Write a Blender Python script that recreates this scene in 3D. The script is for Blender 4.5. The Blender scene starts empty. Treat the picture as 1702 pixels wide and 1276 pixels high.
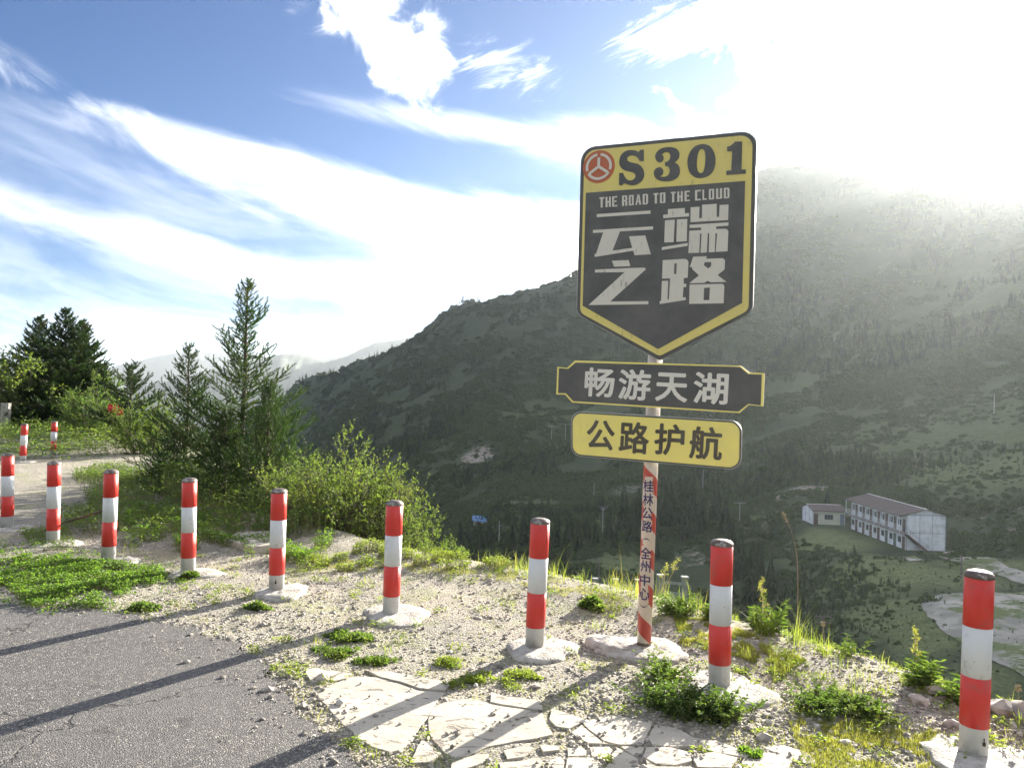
import bpy, bmesh, math, random
import numpy as np
from mathutils import Vector, Matrix, geometry as mgeo
random.seed(7); RNG = np.random.default_rng(7)
sc = bpy.context.scene
COL = sc.collection
R = math.radians

# ------------------------------------------------------------------ camera
FPX, CAMH = 1278.0, 1.66
pitch, roll = R(1.0), 0.03
fw = np.array([0, math.cos(pitch), math.sin(pitch)]); up0 = np.array([0, -math.sin(pitch), math.cos(pitch)]); rt0 = np.array([1.0, 0, 0])
cu = up0*math.cos(roll) - rt0*math.sin(roll); cr = rt0*math.cos(roll) + up0*math.sin(roll)
camd = bpy.data.cameras.new('camera'); cam = bpy.data.objects.new('camera', camd); COL.objects.link(cam)
camd.sensor_fit = 'HORIZONTAL'; camd.sensor_width = 36.0; camd.lens = 36.0*FPX/1702.0
camd.clip_start = 0.05; camd.clip_end = 30000
M = Matrix([[cr[0], cu[0], -fw[0], 0], [cr[1], cu[1], -fw[1], 0], [cr[2], cu[2], -fw[2], CAMH], [0, 0, 0, 1]])
cam.matrix_world = M
sc.camera = cam
CAMP = np.array([0, 0, CAMH])

# ------------------------------------------------------------------ light
SUN_AZ, SUN_EL = R(35.6), R(15.8)
sund = bpy.data.lights.new('sun', 'SUN'); sun = bpy.data.objects.new('sun', sund); COL.objects.link(sun)
sund.energy = 3.4; sund.angle = R(0.55); sund.color = (1.0, 0.92, 0.79)
sdir = Vector((math.sin(SUN_AZ)*math.cos(SUN_EL), math.cos(SUN_AZ)*math.cos(SUN_EL), math.sin(SUN_EL)))
sun.rotation_euler = sdir.to_track_quat('Z', 'Y').to_euler()
EXPOSURE = 3.0
SKY_STRENGTH = 0.085
HAZE_DENSITY = 0.000108
HAZE_G = 0.60
sc.view_settings.view_transform = 'Standard'; sc.view_settings.look = 'None'
sc.view_settings.gamma = 1.0; sc.view_settings.use_curve_mapping = False
sc.view_settings.exposure = EXPOSURE
sc.cycles.use_denoising = True
sc.cycles.max_bounces = 6; sc.cycles.transparent_max_bounces = 8; sc.cycles.volume_bounces = 0
sc.cycles.sample_clamp_indirect = 6.0

def pray(x, y):
    return (x-851)/FPX*cr - (y-638)/FPX*cu + fw
def azel(x, y):
    d = pray(x, y); d = d/np.linalg.norm(d)
    return math.atan2(d[0], d[1]), math.asin(d[2])
def gp(x, y, z=0.0):                       # where the sight line meets height z
    d = pray(x, y); t = (z-CAMH)/d[2]
    return np.array([d[0]*t, d[1]*t, z])
def at(x, y, dist):                        # point at forward distance dist
    d = pray(x, y); t = dist/d[1]
    return CAMP + d*t

# ------------------------------------------------------------------ node helpers
class NT:
    def __init__(s, tree): s.t = tree; s.n = tree.nodes; s.l = tree.links
    def new(s, typ, **kw):
        n = s.n.new(typ)
        for k, v in kw.items(): setattr(n, k, v)
        return n
    def put(s, sock, v):
        if v is None: return
        if isinstance(v, bpy.types.NodeSocket): s.l.new(v, sock)
        else: sock.default_value = v
    def math(s, op, a, b=None, c=None, clamp=False):
        n = s.new('ShaderNodeMath', operation=op, use_clamp=clamp)
        s.put(n.inputs[0], a); s.put(n.inputs[1], b)
        if c is not None: s.put(n.inputs[2], c)
        return n.outputs[0]
    def vmath(s, op, a, b=None):
        n = s.new('ShaderNodeVectorMath', operation=op); s.put(n.inputs[0], a); s.put(n.inputs[1], b)
        return n.outputs[0]
    def mix(s, f, a, b, typ='MIX'):
        n = s.new('ShaderNodeMix', data_type='RGBA', blend_type=typ, clamp_factor=True)
        s.put(n.inputs[0], f); s.put(n.inputs[6], a); s.put(n.inputs[7], b)
        return n.outputs[2]
    def noise(s, vec, scale, detail=4, rough=0.55, dist=0.0, out=0):
        n = s.new('ShaderNodeTexNoise'); s.put(n.inputs['Vector'], vec); n.inputs['Scale'].default_value = scale
        n.inputs['Detail'].default_value = detail; n.inputs['Roughness'].default_value = rough; n.inputs['Distortion'].default_value = dist
        return n.outputs[out]
    def ramp(s, f, lo, hi, a=0.0, b=1.0, smooth=True):
        n = s.new('ShaderNodeMapRange'); n.interpolation_type = 'SMOOTHSTEP' if smooth else 'LINEAR'
        s.put(n.inputs[0], f); s.put(n.inputs[1], lo); s.put(n.inputs[2], hi); s.put(n.inputs[3], a); s.put(n.inputs[4], b)
        return n.outputs[0]
    def comb(s, x, y, z):
        n = s.new('ShaderNodeCombineXYZ'); s.put(n.inputs[0], x); s.put(n.inputs[1], y); s.put(n.inputs[2], z); return n.outputs[0]
def rgb(c): return (c[0], c[1], c[2], 1.0)

def new_mat(name):
    m = bpy.data.materials.new(name); m.use_nodes = True
    nt = NT(m.node_tree); b = nt.n['Principled BSDF']
    return m, nt, b
def coords(nt, kind='Object'):
    return nt.new('ShaderNodeTexCoord').outputs[kind]
def bump(nt, b, h, strength=0.3, dist=0.01):
    n = nt.new('ShaderNodeBump'); n.inputs['Strength'].default_value = strength; n.inputs['Distance'].default_value = dist
    nt.put(n.inputs['Height'], h); nt.l.new(n.outputs[0], b.inputs['Normal'])
def simple(name, col, col2=None, scale=8.0, rough=0.6, metal=0.0, bstr=0.0, bscale=60.0, lo=0.35, hi=0.65, spec=0.5):
    m, nt, b = new_mat(name)
    tc = coords(nt)
    if col2 is None: col2 = tuple(c*0.7 for c in col)
    f = nt.ramp(nt.noise(tc, scale, 5, 0.6), lo, hi)
    nt.put(b.inputs['Base Color'], nt.mix(f, rgb(col), rgb(col2)))
    b.inputs['Roughness'].default_value = rough; b.inputs['Metallic'].default_value = metal
    b.inputs['Specular IOR Level'].default_value = spec
    if bstr: bump(nt, b, nt.noise(tc, bscale, 4, 0.6), bstr, 0.01)
    return m
def leaf_mat(name, a, b_, c=None, trans=0.45, tcol=None, rough=0.6):
    m, nt, b = new_mat(name)
    rnd = nt.new('ShaderNodeNewGeometry').outputs['Random Per Island']
    tc = coords(nt)
    col = nt.mix(rnd, rgb(a), rgb(b_))
    if c is not None:
        col = nt.mix(nt.ramp(nt.noise(tc, 2.2, 3), 0.5, 0.72), col, rgb(c))
    nt.put(b.inputs['Base Color'], col); b.inputs['Roughness'].default_value = rough
    b.inputs['Specular IOR Level'].default_value = 0.2
    tr = nt.new('ShaderNodeBsdfTranslucent')
    tcn = nt.mix(1.0, col, rgb(tcol if tcol else (1.3, 1.5, 0.5)), 'MULTIPLY')
    nt.put(tr.inputs[0], tcn)
    mx = nt.new('ShaderNodeMixShader'); mx.inputs[0].default_value = trans
    nt.l.new(b.outputs[0], mx.inputs[1]); nt.l.new(tr.outputs[0], mx.inputs[2])
    nt.l.new(mx.outputs[0], nt.n['Material Output'].inputs['Surface'])
    return m

# ------------------------------------------------------------------ world: sky + clouds
world = bpy.data.worlds.new('World'); sc.world = world; world.use_nodes = True
w = NT(world.node_tree); bg = w.n['Background']
sky = w.new('ShaderNodeTexSky'); sky.sky_type = 'NISHITA'; sky.sun_disc = False
sky.sun_elevation = SUN_EL; sky.sun_rotation = SUN_AZ; sky.altitude = 900; sky.air_density = 1.0; sky.dust_density = 0.35; sky.ozone_density = 2.5
D = w.new('ShaderNodeTexCoord').outputs['Generated']
sp = w.new('ShaderNodeSeparateXYZ'); w.l.new(D, sp.inputs[0])
AZ = w.math('ARCTAN2', sp.outputs[0], sp.outputs[1]); EL = w.math('ARCSINE', sp.outputs[2])
zc = w.math('ADD', w.math('MAXIMUM', sp.outputs[2], 0.0), 0.16)
PX = w.math('DIVIDE', sp.outputs[0], zc); PY = w.math('DIVIDE', sp.outputs[1], zc)
# streaks run from the upper left to the lower right of the view, fanned on the cloud plane
def rot(ang, sx, sy, off=0.0):
    c, s_ = math.cos(ang), math.sin(ang)
    u = w.math('ADD', w.math('MULTIPLY', AZ, c), w.math('MULTIPLY', EL, s_))
    v = w.math('ADD', w.math('MULTIPLY', AZ, -s_), w.math('MULTIPLY', EL, c))
    return w.comb(w.math('MULTIPLY', u, sx), w.math('MULTIPLY', v, sy), off)
n_band = w.noise(rot(-0.20, 3.0, 12.0, 1.7), 1.6, 9, 0.62, 0.5)
n_wisp = w.noise(rot(-0.55, 5.0, 17.0, 4.1), 2.0, 9, 0.68, 0.9)
n_wisp2 = w.noise(rot(0.35, 5.0, 18.0, 9.1), 2.0, 9, 0.68, 0.9)
n_puff = w.noise(rot(0.0, 10.0, 12.0, 2.2), 1.7, 10, 0.62, 0.5)
def blob(px, py, rx, ry, ang, p=1.0):
    """soft ellipse on the sky: centre, half-axes in the photograph's pixels turned into angles"""
    a0, e0 = azel(px, py)
    c, s_ = math.cos(ang), math.sin(ang)
    da = w.math('SUBTRACT', AZ, a0); de = w.math('SUBTRACT', EL, e0)
    u = w.math('ADD', w.math('MULTIPLY', da, c), w.math('MULTIPLY', de, -s_))
    v = w.math('ADD', w.math('MULTIPLY', da, s_), w.math('MULTIPLY', de, c))
    u = w.math('DIVIDE', u, rx/1400.0); v = w.math('DIVIDE', v, ry/1400.0)
    q = w.math('ADD', w.math('MULTIPLY', u, u), w.math('MULTIPLY', v, v))
    g = w.math('SUBTRACT', 1.0, q)
    return w.math('MULTIPLY', w.math('MAXIMUM', g, -1.0), p)
def layer(bl, noise, amp, lo, hi):
    f = w.math('ADD', bl, w.math('MULTIPLY', w.math('SUBTRACT', noise, 0.5), amp))
    return w.ramp(f, lo, hi)
def mx(*a):
    o = a[0]
    for b_ in a[1:]: o = w.math('MAXIMUM', o, b_)
    return o
# ang: positive turns the ellipse so that its right end drops
L = []
L.append(w.math('MULTIPLY', layer(mx(blob(630, 45, 175, 74, 0.86), blob(705, 100, 60, 85, 0.2)), n_puff, 3.0, 0.05, 1.15), 1.0))
L.append(w.math('MULTIPLY', layer(mx(blob(850, 115, 150, 60, 0.15), blob(520, 20, 120, 40, 0.2)), n_wisp2, 4.2, 0.45, 1.8), 0.5))
L.append(w.math('MULTIPLY', layer(blob(1135, 50, 175, 48, -0.22), n_wisp2, 4.0, 0.15, 1.4), 0.6))
L.append(layer(mx(blob(1560, 130, 400, 235, 0.0), blob(1640, 20, 300, 160, 0.0), blob(1480, 250, 300, 150, 0.1)), n_puff, 2.6, 0.0, 0.55))
L.append(w.math('MULTIPLY', layer(mx(blob(640, 350, 380, 62, 0.17), blob(900, 420, 330, 90, 0.12), blob(470, 290, 300, 42, 0.14)), n_band, 3.0, -0.75, 1.6), 0.9))
L.append(w.math('MULTIPLY', layer(blob(150, 270, 330, 62, 0.22), n_band, 3.2, -0.5, 2.2), 0.36))
L.append(w.math('MULTIPLY', layer(mx(blob(150, 375, 360, 36, 0.17), blob(400, 440, 360, 40, 0.12)), n_band, 3.0, -0.5, 1.9), 0.48))
L.append(w.math('MULTIPLY', layer(mx(blob(10, 105, 110, 34, 0.35), blob(190, 185, 90, 24, 0.1)), n_wisp, 3.4, 0.2, 1.6), 0.36))
L.append(w.math('MULTIPLY', layer(mx(blob(820, 215, 420, 34, 0.10), blob(1010, 240, 240, 60, 0.0)), n_band, 2.6, -0.1, 1.5), 0.42))
# general thin veil that thickens towards the horizon, all round the sky
veil = w.math('MULTIPLY', w.ramp(EL, 0.30, 0.04), w.ramp(n_band, 0.22, 0.60))
L.append(w.math('MULTIPLY', veil, 0.45))
# scattered wisps everywhere else in the sky
away = w.ramp(w.math('ABSOLUTE', AZ), 0.68, 0.95)
L.append(w.math('MULTIPLY', w.math('MULTIPLY', w.ramp(n_band, 0.42, 0.62), away), 0.85))
dens = L[0]
for l_ in L[1:]:
    dens = w.math('SUBTRACT', 1.0, w.math('MULTIPLY', w.math('SUBTRACT', 1.0, dens), w.math('SUBTRACT', 1.0, l_)))
dens = w.math('POWER', dens, 1.55)
# clouds are lit by the sun: brighter the nearer they stand to it
dot = w.new('ShaderNodeVectorMath', operation='DOT_PRODUCT'); w.l.new(D, dot.inputs[0]); dot.inputs[1].default_value = sdir
near = w.ramp(dot.outputs['Value'], 0.55, 1.0)
cb = w.math('ADD', 4.6, w.math('MULTIPLY', w.math('POWER', near, 2.0), 9.0))
ccol = w.new('ShaderNodeVectorMath', operation='SCALE'); ccol.inputs[0].default_value = (1.0, 0.985, 0.96); w.l.new(cb, ccol.inputs['Scale'])
hot = w.ramp(dot.outputs['Value'], 0.93, 1.0)
skyb = w.mix(1.0, sky.outputs[0], (0.040, 0.120, 0.205, 1), 'MULTIPLY')
w.put(bg.inputs['Color'], w.mix(dens, skyb, ccol.outputs[0]))
bg.inputs['Strength'].default_value = SKY_STRENGTH

# ------------------------------------------------------------------ mesh helpers
def mesh_np(name, V, Fs, mats=None, midx=None, smooth=False):
    """V (n,3); Fs list of (m,k) index arrays; midx list of ints or arrays per entry of Fs"""
    me = bpy.data.meshes.new(name)
    V = np.asarray(V, dtype=np.float32)
    Fs = [np.asarray(f, dtype=np.int32) for f in Fs if len(f)]
    me.vertices.add(len(V)); me.vertices.foreach_set('co', V.ravel())
    nl = sum(f.size for f in Fs); npoly = sum(len(f) for f in Fs)
    me.loops.add(nl); me.polygons.add(npoly)
    me.loops.foreach_set('vertex_index', np.concatenate([f.ravel() for f in Fs]))
    tot = np.concatenate([np.full(len(f), f.shape[1], dtype=np.int32) for f in Fs])
    start = np.concatenate([[0], np.cumsum(tot)[:-1]]).astype(np.int32)
    me.polygons.foreach_set('loop_start', start)
    if midx is not None:
        mi = np.concatenate([np.broadcast_to(np.asarray(m, dtype=np.int32), (len(f),)) for f, m in zip(Fs, midx)])
        me.polygons.foreach_set('material_index', mi.astype(np.int32))
    me.polygons.foreach_set('use_smooth', np.full(npoly, smooth, dtype=bool))
    me.update(calc_edges=True)
    me.validate()
    for m in (mats or []): me.materials.append(m)
    return me
def link(name, me, parent=None, loc=None, **props):
    o = bpy.data.objects.new(name, me); COL.objects.link(o)
    if parent is not None: o.parent = parent
    if loc is not None: o.location = loc
    for k, v in props.items():
        if v is not None: o[k] = v
    return o
def empty(name, loc, label, category, group=None, rz=0.0):
    o = link(name, None, loc=loc, label=label, category=category, group=group)
    o.empty_display_size = 0.2; o.rotation_euler = (0, 0, rz)
    return o
class MB:
    """collects simple solids into one mesh"""
    def __init__(s): s.v = []; s.f = []; s.m = []
    def poly(s, pts, faces, m=0):
        o = len(s.v); s.v += [tuple(p) for p in pts]
        for f in faces: s.f.append(tuple(i+o for i in f)); s.m.append(m)
    def box(s, x0, x1, y0, y1, z0, z1, m=0):
        s.poly([(x0,y0,z0),(x1,y0,z0),(x1,y1,z0),(x0,y1,z0),(x0,y0,z1),(x1,y0,z1),(x1,y1,z1),(x0,y1,z1)],
               [(0,3,2,1),(4,5,6,7),(0,1,5,4),(1,2,6,5),(2,3,7,6),(3,0,4,7)], m)
    def bar(s, a, b, r, n=4, m=0, r2=None):
        a = Vector(a); b = Vector(b); d = (b-a).normalized()
        x = d.cross(Vector((0,0,1)) if abs(d.z) < 0.9 else Vector((1,0,0))).normalized(); y = d.cross(x)
        r2 = r if r2 is None else r2; P = []
        for p, rr in ((a, r), (b, r2)):
            for k in range(n):
                t = 2*math.pi*k/n + math.pi/4; P.append(p + x*math.cos(t)*rr + y*math.sin(t)*rr)
        s.poly(P, [(k, (k+1) % n, n+(k+1) % n, n+k) for k in range(n)] + [tuple(range(n))[::-1], tuple(range(n, 2*n))], m)
    def lathe(s, prof, n=24, m=0, cx=0, cy=0):
        P = []; 
        for r, z in prof:
            for k in range(n):
                t = 2*math.pi*k/n; P.append((cx+r*math.cos(t), cy+r*math.sin(t), z))
        F = []
        for i in range(len(prof)-1):
            for k in range(n):
                F.append((i*n+k, i*n+(k+1) % n, (i+1)*n+(k+1) % n, (i+1)*n+k))
        F.append(tuple(range(n))[::-1]); F.append(tuple(range((len(prof)-1)*n, len(prof)*n)))
        s.poly(P, F, m)
    def mesh(s, name, mats, smooth=False):
        me = bpy.data.meshes.new(name); me.from_pydata(s.v, [], s.f)
        for m in mats: me.materials.append(m)
        me.polygons.foreach_set('material_index', s.m)
        me.polygons.foreach_set('use_smooth', [smooth]*len(s.f))
        me.update(); return me
    def build(s, name, mats, parent=None, smooth=False, **props):
        if not isinstance(mats, (list, tuple)): mats = [mats]
        return link(name, s.mesh(name, mats, smooth), parent, **props)

def norm(a): return a/np.maximum(np.linalg.norm(a, axis=-1, keepdims=True), 1e-9)
def segs_geo(A, B, ra, rb, k=3):
    """tapered k-sided prisms A->B, vectorised"""
    A = np.asarray(A, float); B = np.asarray(B, float); n = len(A)
    ra = np.broadcast_to(ra, (n,)); rb = np.broadcast_to(rb, (n,))
    d = norm(B-A); ref = np.where(np.abs(d[:, 2:3]) < 0.9, np.array([[0, 0, 1.0]]), np.array([[1.0, 0, 0]]))
    x = norm(np.cross(d, ref)); y = np.cross(d, x)
    V = []
    for P, r in ((A, ra), (B, rb)):
        for j in range(k):
            t = 2*math.pi*j/k
            V.append(P + x*(math.cos(t)*r)[:, None] + y*(math.sin(t)*r)[:, None])
    V = np.stack(V, 1).reshape(-1, 3)
    base = (np.arange(n)*2*k)[:, None]
    F = np.concatenate([base + np.array([[j, (j+1) % k, k+(j+1) % k, k+j]]) for j in range(k)], 0)
    return V, F
def leaves_geo(P, dirs, nrm, length, width, curl=0.15):
    """pointed leaves of two quads folded along the midrib"""
    n = len(P); d = norm(dirs); s = norm(np.cross(d, nrm)); u = np.cross(s, d)
    length = np.broadcast_to(length, (n,))[:, None]; width = np.broadcast_to(width, (n,))[:, None]
    a = P; m = P + d*length*0.5 - u*length*curl*0.2; t = P + d*length - u*length*curl
    l = P + d*length*0.45 + s*width*0.5 + u*width*0.15; r = P + d*length*0.45 - s*width*0.5 + u*width*0.15
    V = np.stack([a, l, t, r], 1).reshape(-1, 3)
    b = (np.arange(n)*4)[:, None]
    return V, np.concatenate([b+np.array([[0, 1, 2]]), b+np.array([[0, 2, 3]])], 0)
def needles_geo(P, dirs, length, width, rng):
    n = len(P); d = norm(dirs); s = norm(np.cross(d, rng.normal(size=(n, 3))))
    length = np.broadcast_to(length, (n,))[:, None]
    V = np.stack([P - s*width*0.5, P + s*width*0.5, P + d*length], 1).reshape(-1, 3)
    return V, (np.arange(n)*3)[:, None] + np.array([[0, 1, 2]])
class Acc:
    def __init__(s): s.V = []; s.F = {}; s.n = 0
    def add(s, V, F, m=0):
        F = np.asarray(F); s.V.append(V); s.F.setdefault((F.shape[1], m), []).append(F + s.n); s.n += len(V)
    def mesh(s, name, mats, smooth=False):
        ks = sorted(s.F); return mesh_np(name, np.concatenate(s.V), [np.concatenate(s.F[k]) for k in ks], mats, [k[1] for k in ks], smooth)

# ------------------------------------------------------------------ vector noise
def _hash(ix, iy, seed):
    h = (ix.astype(np.int64)*374761393 + iy.astype(np.int64)*668265263 + seed*1442695041) & 0xffffffff
    h = ((h ^ (h >> 13))*1274126177) & 0xffffffff
    return ((h ^ (h >> 16)) & 0xffff)/65535.0
def vnoise(x, y, seed=0):
    ix = np.floor(x); iy = np.floor(y); fx = x-ix; fy = y-iy
    fx = fx*fx*fx*(fx*(fx*6-15)+10); fy = fy*fy*fy*(fy*(fy*6-15)+10)
    a = _hash(ix, iy, seed); b = _hash(ix+1, iy, seed); c = _hash(ix, iy+1, seed); d = _hash(ix+1, iy+1, seed)
    return (a*(1-fx)+b*fx)*(1-fy) + (c*(1-fx)+d*fx)*fy
def fbm(x, y, oct=4, seed=0, ridged=False):
    o = 0; amp = 1; tot = 0
    for k in range(oct):
        n = vnoise(x*2**k, y*2**k, seed+k)
        if ridged: n = 1-np.abs(2*n-1)
        o = o + n*amp; tot += amp; amp *= 0.5
    return o/tot*2-1
def sstep(a, b, x):
    t = np.clip((x-a)/(b-a), 0, 1); return t*t*(3-2*t)

# ------------------------------------------------------------------ terrain
def hz(x): return 634.5+0.03*x
def dz(x, y, z): return (CAMH-z)*FPX/(y-hz(x))       # distance of a level z seen at x, y
ctrl = []
def C(x, y, d): p = at(x, y, d); ctrl.append((p[0], p[1], p[2]))
def CZ(x, y, z): C(x, y, dz(x, y, z))
def CW(*p): ctrl.append(p)
# ridge line of the big mountain and the ground falling away behind it
ridge = [(380, 715, 980), (470, 684, 930), (560, 632, 910), (630, 594, 895), (700, 556, 880), (760, 505, 870), (800, 499, 860), (870, 480, 850), (950, 448, 840),
         (1050, 400, 830), (1150, 345, 810), (1225, 300, 803), (1275, 284, 800), (1330, 289, 790), (1380, 293, 785), (1430, 298, 770), (1500, 318, 745), (1560, 345, 720), (1640, 352, 670), (1700, 352, 635),
         (1770, 350, 600), (1900, 378, 550), (2060, 440, 480)]
for x, y, d in ridge:
    C(x, y, d); p = at(x, y, d); CW(p[0]*1.35, p[1]*1.35, p[2]-150)
for p in [(600, 700, 600), (620, 770, 430), (540, 690, 780), (700, 620, 720), (720, 700, 520), (800, 600, 650), (800, 700, 450), (800, 780, 300), (800, 850, 215), (900, 540, 700), (900, 660, 500), (900, 760, 330),
          (1000, 500, 720), (1000, 620, 550), (1000, 720, 400), (1000, 810, 265), (1000, 880, 185), (1200, 400, 700), (1200, 520, 560),
          (1200, 640, 430), (1200, 740, 300), (1200, 805, 225), (1400, 400, 640), (1400, 550, 480), (1400, 680, 330), (1400, 760, 240), (1400, 805, 190),
          (1600, 480, 520), (1600, 600, 350), (1600, 720, 240), (1600, 800, 180), (1620, 870, 150), (1720, 500, 450), (1720, 650, 270), (1720, 780, 175), (1740, 890, 125),
          (1950, 650, 250), (1950, 850, 110), (2300, 700, 160), (2300, 900, 80)]: C(*p)
for x, y, z in [(1512, 912, -21.6), (1412, 878, -21.6), (1578, 915, -21.6), (1450, 930, -21.6), (1354, 869, -21.6), (1402, 869, -21.6), (1330, 862, -21.6), (1440, 900, -21.6), (1380, 880, -21.6), (1330, 880, -22.6),
                (1640, 985, -21.8), (1700, 985, -21.8), (1560, 1010, -22), (1640, 1050, -22), (1700, 1120, -22), (1750, 1050, -22), (1150, 950, -30), (1180, 870, -27), (1120, 1000, -31), (1300, 1000, -27.5),
                (1300, 900, -26), (1400, 1060, -25), (1500, 1120, -25), (1400, 970, -24), (1480, 1010, -23.5), (1000, 960, -30), (850, 930, -32), (750, 880, -36), (680, 850, -42), (600, 800, -50), (1250, 860, -24)]: CZ(x, y, z)
for a in (66, 69, 72):
    for b in (128, 138, 148): CW(a, b, -21.6)
for x, y, z in [(-300, 900, -120), (-500, 600, -110), (-200, 400, -75), (-120, 200, -50), (-60, 100, -32), (-900, 2000, -170), (-300, 2200, -160), (0, 110, -31), (-40, 60, -24), (-600, 100, -60), (300, -100, 10), (-300, -300, 0), (0, -200, 6), (700, 0, 120), (800, -900, 100), (-900, -900, -40)]: CW(x, y, z)
ctrl = np.array(ctrl)
def dom(X, Y):
    a = np.arctan2(X, Y); r = np.log(np.maximum(np.hypot(X, Y), 40.0))
    return np.stack([a*1.6, r], -1)
CD = dom(ctrl[:, 0], ctrl[:, 1]); n_ = len(CD)
def tps(r2): return 0.5*r2*np.log(r2+1e-12)
_r2 = ((CD[:, None]-CD[None])**2).sum(-1)
A_ = np.zeros((n_+3, n_+3)); A_[:n_, :n_] = tps(_r2) + np.eye(n_)*1e-4; A_[:n_, n_] = 1; A_[:n_, n_+1:] = CD; A_[n_, :n_] = 1; A_[n_+1:, :n_] = CD.T
_scale = ctrl[:, 2]
WT = np.linalg.solve(A_, np.concatenate([_scale, [0, 0, 0]]))
def valley(X, Y):
    sh = X.shape; q = dom(X.ravel(), Y.ravel()); out = np.zeros(len(q))
    for i in range(0, len(q), 20000):
        b = q[i:i+20000]; r2 = ((b[:, None]-CD[None])**2).sum(-1)
        out[i:i+20000] = tps(r2) @ WT[:n_] + WT[n_] + b @ WT[n_+1:]
    return out.reshape(sh)
# brow of the roadside platform: inside is level ground
EDGE = [(60, -60), (14, -20), (6.5, -3), (4.6, 1.2), (3.5, 3.2)]
EDGE += [tuple(gp(x, y)[:2]) for x, y in [(1702, 1198), (1600, 1185), (1500, 1142), (1400, 1103), (1300, 1070), (1200, 1043), (1100, 1008), (1000, 985), (900, 962), (800, 945), (700, 928)]]
EDGE += [(-2.0, 8.9), (-2.9, 9.9), (-4.2, 10.6), (-5.6, 12.5), (-7.3, 17), (-9.3, 22), (-12.5, 27), (-17, 31), (-30, 36), (-60, 40), (-90, -60)]
EDGE = np.array(EDGE)
def sdist(X, Y):
    """signed distance to the brow, positive outside the platform"""
    d = np.full(X.shape, 1e9); ins = np.zeros(X.shape, bool)
    P = EDGE; Q = np.roll(EDGE, -1, 0)
    for p, q in zip(P, Q):
        e = q-p; wx = X-p[0]; wy = Y-p[1]
        t = np.clip((wx*e[0]+wy*e[1])/(e@e), 0, 1)
        d = np.minimum(d, np.hypot(wx-t*e[0], wy-t*e[1]))
        c = ((p[1] <= Y) != (q[1] <= Y))
        with np.errstate(divide='ignore', invalid='ignore'):
            xi = p[0] + (Y-p[1])*(e[0])/(e[1] if abs(e[1]) > 1e-9 else 1e-9)
        ins ^= (c & (X < xi))
    return np.where(ins, -d, d)
PADS = [(69.3, 138, 9, 15, -21.65), (62.5, 156, 6, 6, -21.65)]
def H(X, Y):
    X = np.asarray(X, float); Y = np.asarray(Y, float)
    d = np.hypot(X, Y)
    zv = valley(X, Y)
    # spurs and gullies running down the slope towards the lower left
    s = (X+Y)*0.7071; t = (X-Y)*0.7071
    far = sstep(190, 420, d)*sstep(2200, 900, d)
    crest = fbm(s/300+3, t/75, 4, 11, True)
    zv = zv + far*(crest*15*sstep(150, 700, d) + fbm(X/38, Y/38, 4, 21)*5.0) + sstep(120, 260, d)*fbm(X/13, Y/13, 3, 31)*1.2
    mid = sstep(30, 70, d)*sstep(400, 200, d)
    zv = zv + mid*fbm(X/9, Y/9, 3, 41)*0.7
    for cx, cy, rx, ry, z in PADS:
        q = np.maximum(np.abs(X-cx)/rx, np.abs(Y-cy)/ry); k = sstep(1.25, 0.95, q); zv = zv*(1-k)+z*k
    sd = sdist(X, Y)
    nb = fbm(X/0.9, Y/0.9, 3, 51)
    zn = 0.03*fbm(X/1.6, Y/1.6, 4, 61) + 0.012*fbm(X/0.22, Y/0.22, 3, 71)*sstep(25, 10, d)
    zn = zn*sstep(0.8, 3.0, d)*(0.12+0.88*sstep(1.0, 1.9, np.hypot((X-0.45)*0.8, Y-3.75))) + 0.10*sstep(-0.9, -0.1, sd)*sstep(-2.2, -0.6, nb)*0.4
    s2 = np.maximum(sd + 0.12*nb, 0)
    drop = np.where(s2 < 0.6, 0.45*s2*s2/0.6*1.2, 0.324 + (s2-0.6)*0.85)
    zp = zn - drop
    zp = zp + 0.5*sstep(2, 8, s2)*fbm(X/3.0, Y/3.0, 3, 81)
    k = 2.0   # smooth maximum of the bank below the platform and the valley
    zv2 = np.where(d < 46, -60 + 0*zv, zv)
    zv2 = np.where(d < 46, zp-50, zv)
    m = np.maximum(zp, zv2)
    soft = sstep(40, 60, d)
    out = np.where(sd > 3, m, zp)
    return out
def hz1(x, y): return float(H(np.array([x]), np.array([y]))[0])
def hit(px, py, dmin=20.0, dmax=1500.0):
    d = pray(px, py); ts = np.exp(np.linspace(math.log(dmin), math.log(dmax), 1500))
    P = CAMP[None] + d[None]*ts[:, None]
    below = P[:, 2] < H(P[:, 0], P[:, 1])
    i = int(np.argmax(below)) if below.any() else len(ts)-1
    p = P[i]; return np.array([p[0], p[1], hz1(p[0], p[1])])
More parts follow.
